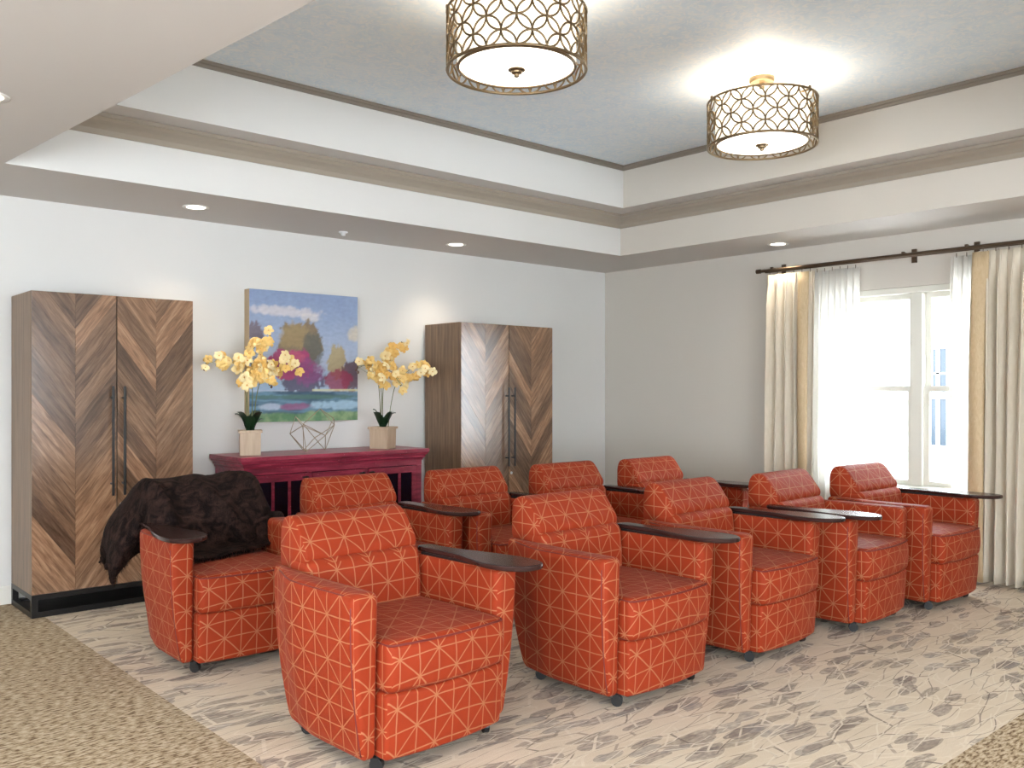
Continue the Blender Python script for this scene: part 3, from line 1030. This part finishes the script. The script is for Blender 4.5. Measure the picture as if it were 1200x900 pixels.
def orchid(cx, cy, z0, pw, ph, sprays, label, rot):
    r = empty('potted_orchid', (cx, cy, z0), rot, label, 'orchid', 'yellow orchids on the sideboard')
    h = pw / 2
    g = G()
    ring_ = lambda q, z: [(-q, -q, z), (q, -q, z), (q, q, z), (-q, q, z)]
    seq = [(h * 0.97, 0.0), (h, ph - 0.022), (h, ph - 0.02), (h * 1.14, ph - 0.018), (h * 1.14, ph), (h * 0.9, ph), (h * 0.9, ph - 0.03)]
    for (qa, za), (qb, zb) in zip(seq[:-1], seq[1:]):
        A, B = ring_(qa, za), ring_(qb, zb)
        for i in range(4): g.quad(A[i], A[(i + 1) % 4], B[(i + 1) % 4], B[i])
    g.quad(*reversed(ring_(h * 0.97, 0.0)))
    g.build('pot', pot_mat, r)
    box('moss', (-h * 0.9, -h * 0.9, ph - 0.04), (h * 0.9, h * 0.9, ph - 0.02), moss, r)
    rn = random.Random(int(cx * 1000))
    ri = Matrix.Rotation(-rot, 3, 'Z')
    for k in range(7):
        a = k * 2 * PI / 7 + rn.uniform(-0.3, 0.3)
        L = rn.uniform(0.10, 0.15); wd = rn.uniform(0.032, 0.044); lift = rn.uniform(0.09, 0.16)
        g = G(); rows = []
        for t in (0, 0.25, 0.5, 0.75, 0.92, 1.0):
            ww = wd * (0.45 + 0.55 * math.sin(PI * min(1, t * 0.85 + 0.12))) if t < 1 else 0.002
            x = L * t * 0.8; z = ph - 0.02 + lift * math.sin(t * 1.7)
            pr = []
            for s in (-1, 0, 1):
                y = ww * s
                pr.append((x * math.cos(a) - y * math.sin(a), x * math.sin(a) + y * math.cos(a), z + (0 if s == 0 else 0.008)))
            rows.append(g.pts(pr))
        for A, B in zip(rows[:-1], rows[1:]):
            for s in (0, 1): g.face([A + s, A + s + 1, B + s + 1, B + s])
        g.build('leaf', leaf_green, r, True)
    for sp3 in sprays:
        pts = [ri @ Vector(p) for p in sp3['path']]
        cv = catmull([tuple(p) for p in pts], 8)
        g = G(); g.tube(cv, [0.0042 - 0.0026 * i / len(cv) for i in range(len(cv))], 6)
        g.build('stem', stem_green, r, True)
        n = int(sp3['n'] * 1.7)
        st = sp3.get('start', 0.45)
        for k in range(n):
            t = st + (0.97 - st) * k / max(1, n - 1)
            i = min(len(cv) - 1, int(t * (len(cv) - 1)))
            p = Vector(cv[i])
            sc = (1.16 - 0.30 * k / n) * rn.uniform(0.85, 1.12)
            off = ri @ Vector((rn.uniform(-0.06, 0.06), -rn.uniform(0.0, 0.09), rn.uniform(-0.07, 0.05)))
            p2 = p + off
            # blossoms look towards the room, scattered a little
            nrm = ri @ Vector((rn.uniform(-1.5, 0.9), -1.0, rn.uniform(-0.7, 0.9)))
            q = nrm.to_track_quat('Z', 'Y') @ Matrix.Rotation(rn.uniform(-1, 1), 3, 'Z').to_quaternion()
            f = put('flower', FL[rn.randrange(4)], r, p2)
            f.rotation_euler = q.to_euler(); f.scale = (sc, sc, sc)
            lp = put('flower_lip', LIP, f, scale=(0.6, 0.6, 0.6))
            g = G(); g.tube([p, p2], 0.0013, 4); g.build('pedicel', stem_green, r)
        for k in range(3):
            p = Vector(cv[-1]) + Vector((rn.uniform(-0.02, 0.02), rn.uniform(-0.02, 0.02), 0.006 - 0.02 * k))
            put('bud', BUD, r, p)
    return r


SZ = SBH + 0.001
orchid(2.982, 6.28, SZ, 0.150, 0.185, [
    dict(path=[(-0.01, 0, 0.15), (-0.02, 0, 0.40), (-0.05, -0.02, 0.60), (-0.20, -0.04, 0.70), (-0.36, -0.05, 0.665)], n=11, start=0.5),
    dict(path=[(0.01, 0.0, 0.15), (0.02, 0, 0.45), (0.0, -0.02, 0.68), (0.03, -0.03, 0.82), (0.12, -0.04, 0.88)], n=12, start=0.5),
    dict(path=[(0.03, 0.0, 0.15), (0.05, 0, 0.42), (0.10, -0.02, 0.60), (0.24, -0.05, 0.70), (0.36, -0.05, 0.66)], n=11, start=0.5),
    dict(path=[(-0.02, 0.02, 0.15), (-0.03, 0.0, 0.40), (-0.06, -0.05, 0.56), (0.02, -0.08, 0.62), (0.10, -0.10, 0.54)], n=12, start=0.45)],
    'yellow orchid in a wooden pot left of the wire sculpture, overlapping the painting', -0.40)
orchid(4.150, 6.27, SZ, 0.165, 0.180, [
    dict(path=[(-0.02, 0, 0.15), (-0.03, 0, 0.40), (-0.07, -0.02, 0.58), (-0.16, -0.04, 0.69), (-0.27, -0.05, 0.66)], n=9, start=0.5),
    dict(path=[(0.0, 0.0, 0.15), (0.0, 0, 0.45), (0.02, -0.02, 0.68), (0.08, -0.03, 0.83), (0.16, -0.04, 0.87)], n=9, start=0.52),
    dict(path=[(0.05, 0.0, 0.15), (0.08, 0, 0.36), (0.13, -0.02, 0.55), (0.27, -0.05, 0.67), (0.42, -0.05, 0.68)], n=10, start=0.5),
    dict(path=[(-0.02, 0.02, 0.15), (-0.01, 0.0, 0.40), (-0.06, -0.05, 0.60), (0.02, -0.08, 0.64), (0.12, -0.09, 0.52)], n=9, start=0.45)],
    'pale yellow orchid in a wooden pot at the right end of the red sideboard', 0.55)

# wire sculpture: two spiky polyhedra sharing one frame
ws = empty('wire_sculpture', (3.54, 6.33, SZ), 0, 'champagne metal wire geometric sculpture between the two orchids', 'sculpture')
WN = [(-0.205, 0.0, 0.145), (-0.13, -0.06, 0.205), (-0.065, 0.05, 0.215), (0.065, -0.07, 0.125), (-0.085, -0.04, 0.004), (-0.045, 0.08, 0.004), (0.115, 0.02, 0.004), (0.205, 0.03, 0.200), (0.070, 0.02, 0.335), (-0.115, 0.08, 0.275), (0.145, -0.06, 0.260), (0.06, 0.09, 0.10)]
for a, b in ((0, 4), (0, 1), (0, 9), (1, 4), (1, 3), (1, 9), (2, 5), (2, 3), (2, 8), (2, 9), (3, 4), (3, 6), (3, 7), (3, 10), (7, 6), (7, 10), (8, 10), (8, 7), (5, 11), (11, 6), (11, 7), (5, 4), (0, 5), (11, 2)):
    g = G(); g.tube([WN[a], WN[b]], 0.0030, 5); g.build('wire', wire_gold, ws)


# ------------------------------------------------------------------ curtains
def panel_mesh(y0, y1, ztop, zbot, xm, amp, folds, mat, flare=0.0, seed=0, thick=0.0):
    rn = random.Random(seed)
    ph = [rn.uniform(-0.5, 0.5) for _ in range(int(folds) + 3)]
    g = G()
    nu, nv = int(folds * 14), 26

    def f(u, v):
        t = v                      # 0 top .. 1 bottom
        k = u * folds
        i = int(k)
        wv2 = math.sin(2 * PI * k + 0.5 * ph[min(i, len(ph) - 1)] * sm(t * 3))
        am = amp * (0.42 + 0.58 * sm((t - 0.02) / 0.10)) * (0.85 + 0.35 * ph[min(i, len(ph) - 1)])
        head = 1.0 if t > 0.06 else 0.55
        x = xm - flare * t + am * head * wv2 + 0.012 * math.sin(7 * t + 3 * k) * t
        y = y0 + (y1 - y0) * u + 0.012 * math.sin(4 * PI * k) * (1 - t) + 0.010 * math.sin(3 * t + k)
        return (x, y, ztop + (zbot - ztop) * t)
    g.grid(f, nu, nv)
    me = g.mesh('panel', mat, True)
    return me


def curtain(name, y0, y1, zt, xm, amp, folds, mat, label, band=None, flare=0.0, seed=1, zb=0.02, group=None, hooks=6):
    r = empty(name, (0, 0, 0), 0, label, 'curtain', group)
    r.location = (xm, (y0 + y1) / 2, 0)
    rm = Matrix.Translation((-xm, -(y0 + y1) / 2, 0))
    me = panel_mesh(y0, y1, zt, zb, xm, amp, folds, mat, flare, seed)
    me.transform(rm)
    o = put('pleated_panel', me, r)
    so = o.modifiers.new('s', 'SOLIDIFY'); so.thickness = 0.004
    if band:
        b0, b1 = band
        g = G()
        g.grid(lambda u, v: (xm - flare * v - amp * 0.9 - 0.012 * math.sin(PI * u) + 0.008 * math.sin(5 * v + 4 * u), b0 + (b1 - b0) * u + 0.01 * math.sin(4 * v), zt - 0.01 + (zb - zt + 0.01) * v), 6, 24)
        mb = g.mesh('leading_edge_band', gold_band, True); mb.transform(rm)
        bo = put('leading_edge_band', mb, r)
        so = bo.modifiers.new('s', 'SOLIDIFY'); so.thickness = 0.006
    for k in range(hooks):
        y = y0 + (y1 - y0) * (k + 0.5) / hooks
        g = G(); g.tube([(xm, y, zt - 0.01), (xm, y, zt + 0.022)], 0.003, 5)
        mh = g.mesh('hook', bronze); mh.transform(rm); put('hook', mh, r)
    return r


RX, RZ = 7.03, 2.462
curtain('drape', 4.00, 4.475, RZ - 0.03, RX, 0.048, 5, drape, 'cream pleated drape with gold edge left of the window, beside the wall corner', band=(4.03, 4.125), flare=0.03, seed=3, group='floor-length cream drapes')
curtain('drape', 1.88, 2.67, RZ - 0.03, RX - 0.03, 0.058, 10, drape, 'cream pleated drape with gold edge right of the window, at the right photo edge', band=(2.565, 2.68), flare=0.13, seed=5, group='floor-length cream drapes', hooks=9)
curtain('sheer_curtain', 3.64, 4.06, RZ - 0.03, RX + 0.085, 0.022, 7, sheer, 'white translucent sheer hanging beside the left drape', seed=8, group='white sheer curtains')
curtain('sheer_curtain', 2.45, 2.90, RZ - 0.03, RX + 0.085, 0.022, 7, sheer, 'white translucent sheer hanging beside the right drape', seed=9, group='white sheer curtains')
rod = empty('curtain_rod', (RX, 3.235, RZ), 0, 'long bronze curtain rod with brackets above the window', 'curtain rod')
for dx, rr in ((0.0, 0.014), (0.085, 0.010)):
    g = G(); g.tube([(dx, -1.34, 0.012), (dx, 1.30, 0.012)], rr, 12); g.build('rod', bronze, rod, True, 40)
for s in (-1, 1):
    g = G()
    y = 1.30 if s > 0 else -1.34
    g.tube([(0, y - 0.005 * s, 0.012), (0, y + 0.035 * s, 0.012)], 0.020, 14); g.build('finial', bronze, rod, True, 40)
for y in (-1.2, -0.48, 0.0, 1.18):
    g = G(); g.tube([(0.0, y, 0.03), (0.19, y, 0.03)], 0.007, 8); g.box((0.19, y - 0.02, -0.03), (XW - RX - 0.001, y + 0.02, 0.08)); g.box((-0.012, y - 0.01, 0.022), (0.012, y + 0.01, 0.038))
    g.build('bracket', bronze, rod)


# ------------------------------------------------------------------ tablet-arm lounge chairs
XI, XO = 0.291, 0.412
YF, YB, ZB, ZA = -0.325, 0.41, 0.055, 0.672


def zt_(z): return min(max((z - ZB) / (ZA - ZB), 0.0), 1.0)


def arm_fn(sgn):
    def f(x, y, z):
        fx = (x - XI) / (XO - XI)
        zz = zt_(z)
        taper = 1 - 0.52 * (1 - zz) ** 2.2
        yy = (y - YF) / (YB - YF)
        xo = XO - 0.095 * sm((yy - 0.55) / 0.45) + 0.006 * math.sin(PI * yy)
        nx = XI + fx * (xo - XI) * taper
        ny = y - 0.11 * (1 - zz) ** 2.2 * max(yy, 0) + 0.025 * (1 - zz) * (1 - yy)
        nz = z + 0.012 * math.sin(PI * min(max(yy, 0), 1)) * zz * 0.0
        return (sgn * nx, ny, nz)
    return f


def arm_mesh(sgn):
    g = G(); g.yf = YF
    fn = arm_fn(sgn)
    g.rbox((XI, YF, ZB), (XO, YB - 0.005, ZA), 0.034, 4, (2, 8, 8), fn)
    if sgn < 0: g.f = [tuple(reversed(f)) for f in g.f]
    return g.mesh('arm', upholstery, True)


def arm_piping(sgn):
    fn = arm_fn(sgn)
    g = G()
    path = [(XO - 0.004, YF + 0.020, ZB + 0.02 + (ZA - ZB - 0.07) * i / 10) for i in range(11)]
    path += [(XO - 0.014, YF + 0.022, ZA - 0.025), (XO - 0.016, YF + 0.045, ZA - 0.012)]
    path += [(XO - 0.010, YF + 0.09 + (YB - YF - 0.17) * i / 8, ZA - 0.010) for i in range(9)]
    g.tube([fn(*p) for p in path], 0.0032, 5)
    q = [(XI + 0.016, YF + 0.004, ZB + 0.02 + (ZA - ZB - 0.05) * i / 8) for i in range(9)]
    return g.mesh('piping', piping_mat, True)


def front_curve(x, y, amt=0.034):
    return y - amt * (1 - (x / 0.305) ** 2) * sm((0.0 - y) / 0.3)


def seat_fn(x, y, z):
    top = sm((z - 0.45) / 0.03)
    dome = 0.016 * (1 - (x / 0.30) ** 2) * (1 - ((y + 0.08) / 0.32) ** 2) * top
    bulge = 0.010 * math.sin(PI * min(max((z - 0.30) / 0.19, 0), 1))
    return (x, front_curve(x, y) - bulge * (1 if y < -0.25 else 0), z + dome)


def panel_fn(x, y, z):
    k = 0.016 * (1 - min(max((z - ZB) / 0.245, 0), 1)) ** 1.6
    return (x * (1 - 0.01 * (1 - min(max((z - ZB) / 0.245, 0), 1)) ** 2), front_curve(x, y) + (k if y < -0.2 else 0), z)


def back_fn(x, y, z):
    zz = zt_(z)
    return (x * (1 - 0.10 * (1 - zz) ** 2.2), y - 0.11 * (1 - zz) ** 2.2 * sm((y - 0.2) / 0.25), z)


def lumbar_fn(x, y, z):
    t = min(max((z - 0.44) / 0.27, 0), 1)
    b = 0.022 * math.sin(PI * t) * (1 - (x / 0.31) ** 4)
    wr = 0.003 * math.sin(x * 75 + 2 * math.sin(z * 31)) * sm((t - 0.55) / 0.3)
    return (x, y - (b + wr if y < 0.25 else 0) + 0.05 * t * 0.3, z)


def headrest_mesh():
    prof = [(y - 0.03, z) for y, z in [(0.432, 0.66), (0.441, 0.76), (0.436, 0.825), (0.412, 0.866), (0.372, 0.879), (0.334, 0.869), (0.300, 0.838), (0.266, 0.794), (0.236, 0.752), (0.228, 0.724), (0.236, 0.700), (0.258, 0.675), (0.35, 0.65)]]
    cv = catmull(prof, 4, True)
    n = len(cv)
    cy = sum(p[0] for p in cv) / n; cz = sum(p[1] for p in cv) / n
    xsn = [(-0.280, 0.95), (-0.278, 0.975), (-0.273, 0.992), (-0.265, 1.0)] + [(-0.265 + 0.53 * i / 22, 1.0) for i in range(1, 22)] + [(0.265, 1.0), (0.273, 0.992), (0.278, 0.975), (0.280, 0.95)]
    arc = [0.0]
    for i in range(n): arc.append(arc[-1] + math.dist(cv[i], cv[(i + 1) % n]))
    g = G(); rings = []
    for x, s in xsn:
        pr = []
        for (y, z) in cv:
            fr = sm((0.31 - y) / 0.06)
            wr = 0.0028 * math.sin(x * 62 + 1.7 * math.sin(z * 25)) * fr * sm((0.80 - z) / 0.08)
            ctr = 0.006 * math.exp(-(x / 0.012) ** 2) * fr * sm((0.86 - z) / 0.1) * 0
            pr.append((x, cy + (y - cy) * s + wr + ctr, cz + (z - cz) * s))
        rings.append(g.pts(pr))
    for a in range(len(xsn) - 1):
        for i in range(n):
            j = (i + 1) % n
            xa, xb = xsn[a][0], xsn[a + 1][0]
            g.face([rings[a] + i, rings[a + 1] + i, rings[a + 1] + j, rings[a] + j], [(xa, arc[i]), (xb, arc[i]), (xb, arc[i + 1]), (xa, arc[i + 1])])
    g.face([rings[0] + i for i in range(n)]); g.face([rings[-1] + i for i in reversed(range(n))])
    return g.mesh('headrest', upholstery, True, angle=50)


TAB = [(0.305, 0.215), (0.300, 0.06), (0.290, -0.08), (0.262, -0.19), (0.245, -0.30), (0.262, -0.40), (0.32, -0.465), (0.395, -0.472), (0.446, -0.42), (0.460, -0.32), (0.450, -0.21), (0.430, -0.10), (0.402, 0.01), (0.388, 0.12), (0.380, 0.215), (0.342, 0.238)]


def tablet_mesh(sgn):
    cv = catmull(TAB, 4, True)
    n = len(cv)
    cx = 0.33; cy = -0.15
    # inward offset by normals
    def off(d):
        out = []
        for i in range(n):
            a, b = cv[i - 1], cv[(i + 1) % n]
            tx, ty = b[0] - a[0], b[1] - a[1]
            l = math.hypot(tx, ty)
            out.append((cv[i][0] - d * (ty / l) * AREA, cv[i][1] + d * (tx / l) * AREA))
        return out
    sa = sum(cv[i][0] * cv[(i + 1) % n][1] - cv[(i + 1) % n][0] * cv[i][1] for i in range(n))
    AREA = 1 if sa > 0 else -1
    lay = [(off(0.008), 0.676), (off(0.001), 0.680), (off(0.0), 0.691), (off(0.003), 0.697), (off(0.008), 0.699)]
    g = G(); rings = []
    for poly, z in lay: rings.append(g.pts([(sgn * x, y, z) for x, y in poly]))
    for A, B in zip(rings[:-1], rings[1:]):
        for i in range(n):
            j = (i + 1) % n
            g.face([A + i, A + j, B + j, B + i])
    g.face([rings[0] + i for i in reversed(range(n))]); g.face([rings[-1] + i for i in range(n)])
    if (sa < 0) != (sgn < 0): g.f = [tuple(reversed(f)) for f in g.f]
    me = g.mesh('writing_tablet', espresso, True, angle=30)
    for p in me.polygons:
        if len(p.vertices) > 4: p.use_smooth = False
    return me


PT = {}
PT['arm-'] = arm_mesh(-1); PT['arm+'] = arm_mesh(1)
PT['pip-'] = arm_piping(-1); PT['pip+'] = arm_piping(1)
g = G(); g.yf = -0.372; g.rbox((-0.290, -0.362, 0.300), (0.290, 0.21, 0.488), 0.030, 4, (10, 10, 3), seat_fn); PT['seat'] = g.mesh('seat_cushion', upholstery, True)
sp4 = [seat_fn(-0.281, -0.22 - 0.125 * i / 6, 0.476) for i in range(7)]
sp4 += [(x, front_curve(x, -0.362) - 0.0, 0.478) for x in [-0.269 + 0.538 * i / 20 for i in range(21)]]
sp4 += [seat_fn(0.281, -0.345 + 0.125 * i / 6, 0.476) for i in range(7)]
g = G(); g.tube(sp4, 0.0042, 6); PT['seatpip'] = g.mesh('piping', piping_mat, True)
g = G(); g.yf = -0.372; g.rbox((-0.290, -0.356, ZB), (0.290, -0.10, 0.302), 0.016, 3, (10, 4, 4), panel_fn); PT['panel'] = g.mesh('front_panel', upholstery, True)
g = G(); g.rbox((-0.289, 0.155, 0.44), (0.289, 0.33, 0.712), 0.04, 4, (22, 2, 8), lumbar_fn); PT['lumbar'] = g.mesh('backrest', upholstery, True)
g = G(); g.rbox((-0.279, 0.212, ZB), (0.279, 0.406, 0.775), 0.022, 3, (6, 2, 8), back_fn); PT['back'] = g.mesh('back_panel', upholstery, True)
g = G(); g.box((-0.27, -0.28, 0.048), (0.27, 0.26, 0.075)); PT['base'] = g.mesh('base_frame', black_plastic)
PT['head'] = headrest_mesh()
PT['tab-'] = tablet_mesh(-1); PT['tab+'] = tablet_mesh(1)
g = G(); g.box((0.300, -0.25, 0.666), (0.360, 0.19, 0.677)); PT['br+'] = g.mesh('tablet_mount', black_plastic)
g = G(); g.box((-0.360, -0.25, 0.666), (-0.300, 0.19, 0.677)); PT['br-'] = g.mesh('tablet_mount', black_plastic)
g = G(); g.tube([(-0.011, 0, 0.026), (0.011, 0, 0.026)], 0.026, 16); g.tube([(0, 0, 0.03), (0, 0, 0.058)], 0.010, 8); g.box((-0.016, -0.014, 0.036), (0.016, 0.02, 0.054)); PT['caster'] = g.mesh('caster', black_plastic)


def chair(x, y, deg, side, label):
    a = math.radians(deg)
    r = empty('tablet_armchair', (x, y, 0), a, label, 'armchair', 'orange star-pattern tablet armchairs')
    for k, nm in (('seat', 'seat_cushion'), ('panel', 'front_panel'), ('lumbar', 'backrest'), ('back', 'back_panel'), ('head', 'headrest'), ('base', 'base_frame'), ('tab' + side, 'writing_tablet'), ('br' + side, 'tablet_mount')):
        o = put(nm, PT[k], r)
        if k == 'seat': put('piping', PT['seatpip'], o)
    for s in '-+':
        o = put('arm', PT['arm' + s], r); put('piping', PT['pip' + s], o)
    for cx, cy, q in ((-0.275, -0.275, 0.6), (0.265, -0.275, -0.4), (-0.262, 0.22, 0.9), (0.262, 0.22, 0.2)):
        put('caster', PT['caster'], r, (cx, cy, 0), (0, 0, q))
    return r


chair(2.085, 3.08, 2.5, '+', 'orange star-pattern tablet armchair nearest the camera, first of the front row')
chair(3.265, 2.94, 1, '+', 'orange star-pattern tablet armchair second in the front row, right of the nearest one')
chair(4.265, 2.93, 2, '+', 'star-pattern tablet armchair in the middle of the front row')
chair(5.21, 2.86, 3, '-', 'front-row star-pattern armchair, fourth along, whose tablet lies on the arm at photo left')
chair(6.085, 2.78, -1, '+', 'star-pattern tablet armchair at the right end of the front row by the window drape')
CF = chair(2.07, 4.65, -1, '-', 'star-pattern tablet armchair with the dark fur throw over its back')
chair(2.92, 4.48, 0, '+', 'back-row star-pattern armchair in front of the red sideboard, half hidden by the nearest chair')
chair(3.79, 4.41, 0, '+', 'back-row star-pattern armchair in front of the second tall cabinet, wholly left of its handles')
chair(4.625, 4.29, 0, '+', 'back-row star-pattern armchair seen over the second front-row chair, right of the cabinet handles')
chair(5.47, 4.20, 1, '+', 'back-row star-pattern armchair at the right end, against the bare beige wall')

# ------------------------------------------------------------------ fur throw on the back-left chair
th = empty('fur_throw', tuple(CF.location), CF.rotation_euler.z, 'dark brown faux-fur throw draped over the back of an armchair', 'blanket')
prof = catmull([(-0.07, 0.522), (0.02, 0.524), (0.100, 0.54), (0.118, 0.63), (0.152, 0.72), (0.190, 0.79), (0.240, 0.86), (0.325, 0.908), (0.410, 0.880), (0.446, 0.79), (0.450, 0.66), (0.448, 0.50)], 5)
al = [0.0]
for i in range(len(prof) - 1): al.append(al[-1] + math.dist(prof[i], prof[i + 1]))


def ppt(s):
    d = s * al[-1]
    for i in range(len(prof) - 1):
        if al[i + 1] >= d:
            t = (d - al[i]) / max(1e-6, al[i + 1] - al[i])
            return prof[i][0] + (prof[i + 1][0] - prof[i][0]) * t, prof[i][1] + (prof[i + 1][1] - prof[i][1]) * t
    return prof[-1]


def throw(u, v):
    # u across, v from seat edge over the back
    uu = -0.80 + 1.20 * u
    # ragged front edge
    s0 = 0.02 + 0.10 * sm((uu - 0.05) / 0.3) + 0.03 * math.sin(9 * uu)
    s = s0 + (1 - s0) * v
    y, z = ppt(s)
    n1 = noise.noise(Vector((uu * 5, s * 7, 0.3))); n2 = noise.noise(Vector((uu * 13, s * 16, 4.3)))
    lim = 0.315
    x = uu
    if uu < -lim:
        e = -lim - uu
        drop = e * (0.95 if v > 0.35 else 0.75 + 0.2 * v / 0.35)
        x = -lim - 0.19 * (1 - math.exp(-e * 5.0)) - 0.02 * math.sin(e * 14 + s * 6)
        z = z - drop
        # the part over the arm lies on it and then slips back off
        if s < 0.42:
            y = y + 0.30 * (1 - s / 0.42) * sm(e / 0.06)
            z = z + 0.17 * (1 - s / 0.42) * sm(e / 0.05)
        y += 0.06 * sm(e / 0.3)
        z = max(z, 0.43 + 0.06 * math.sin(s * 9))
    elif uu > 0.27:
        e = uu - 0.27
        z2 = max(z - e * 2.0, 0.672 if s > 0.2 else z)
        z = z2 if z > 0.672 else z
        x = 0.27 + e * 0.9
    else:
        # hugs the headrest but sags between folds
        z += 0.010 * n1
    rg = 1 - abs(noise.noise(Vector((uu * 3.2 + s * 2.4, s * 2.2 - uu * 1.2, 9.1)))) * 2.2
    fold = 0.034 * max(0.0, rg) ** 2 * (1 if z > 0.56 else 0.35)
    y -= fold * (1 if s < 0.62 else -0.4)
    z += fold * 0.5
    x += 0.012 * n2
    y += 0.016 * n1 - 0.008 * n2
    z += 0.014 * n1 * (1 if z > 0.52 else 0.2) + 0.006 * n2
    return (x, y, z)


g = G(); g.grid(throw, 70, 60)
me = g.mesh('throw_cloth', fur, True)
cl = put('throw_cloth', me, th)
so = cl.modifiers.new('s', 'SOLIDIFY'); so.thickness = 0.014; so.offset = 1
# short pile as one mass of strands
me.calc_loop_triangles()
rn = random.Random(4)
hg = G()
polys = list(me.polygons)
for p in polys:
    c = Vector(p.center); nrm = Vector(p.normal)
    if nrm.z < -0.3 and False: continue
    vs = [me.vertices[i].co for i in p.vertices]
    for q in range(7):
        a_, b_ = rn.random(), rn.random()
        base = (vs[0] * (1 - a_) + vs[1] * a_) * (1 - b_) + (vs[3] * (1 - a_) + vs[2] * a_) * b_
        for sg in ((1,) if q % 2 else (-1,)):
            lay_ = Vector((rn.uniform(-0.4, 0.4), -0.55, -0.75))
            tip = base + (nrm * sg * rn.uniform(0.5, 1.0) + lay_ * 0.9) * 0.020
            sd = nrm.cross(lay_).normalized() * 0.0011
            base2 = base + nrm * sg * (0.012 if sg > 0 else 0.0)
            n = hg.pts([base2 - sd, base2 + sd, tip + nrm * sg * 0.008]); hg.face([n, n + 1, n + 2], [(0, 0), (1, 0), (0, 1)])
tag(hg.build('fur_pile', fur, th), kind='stuff')
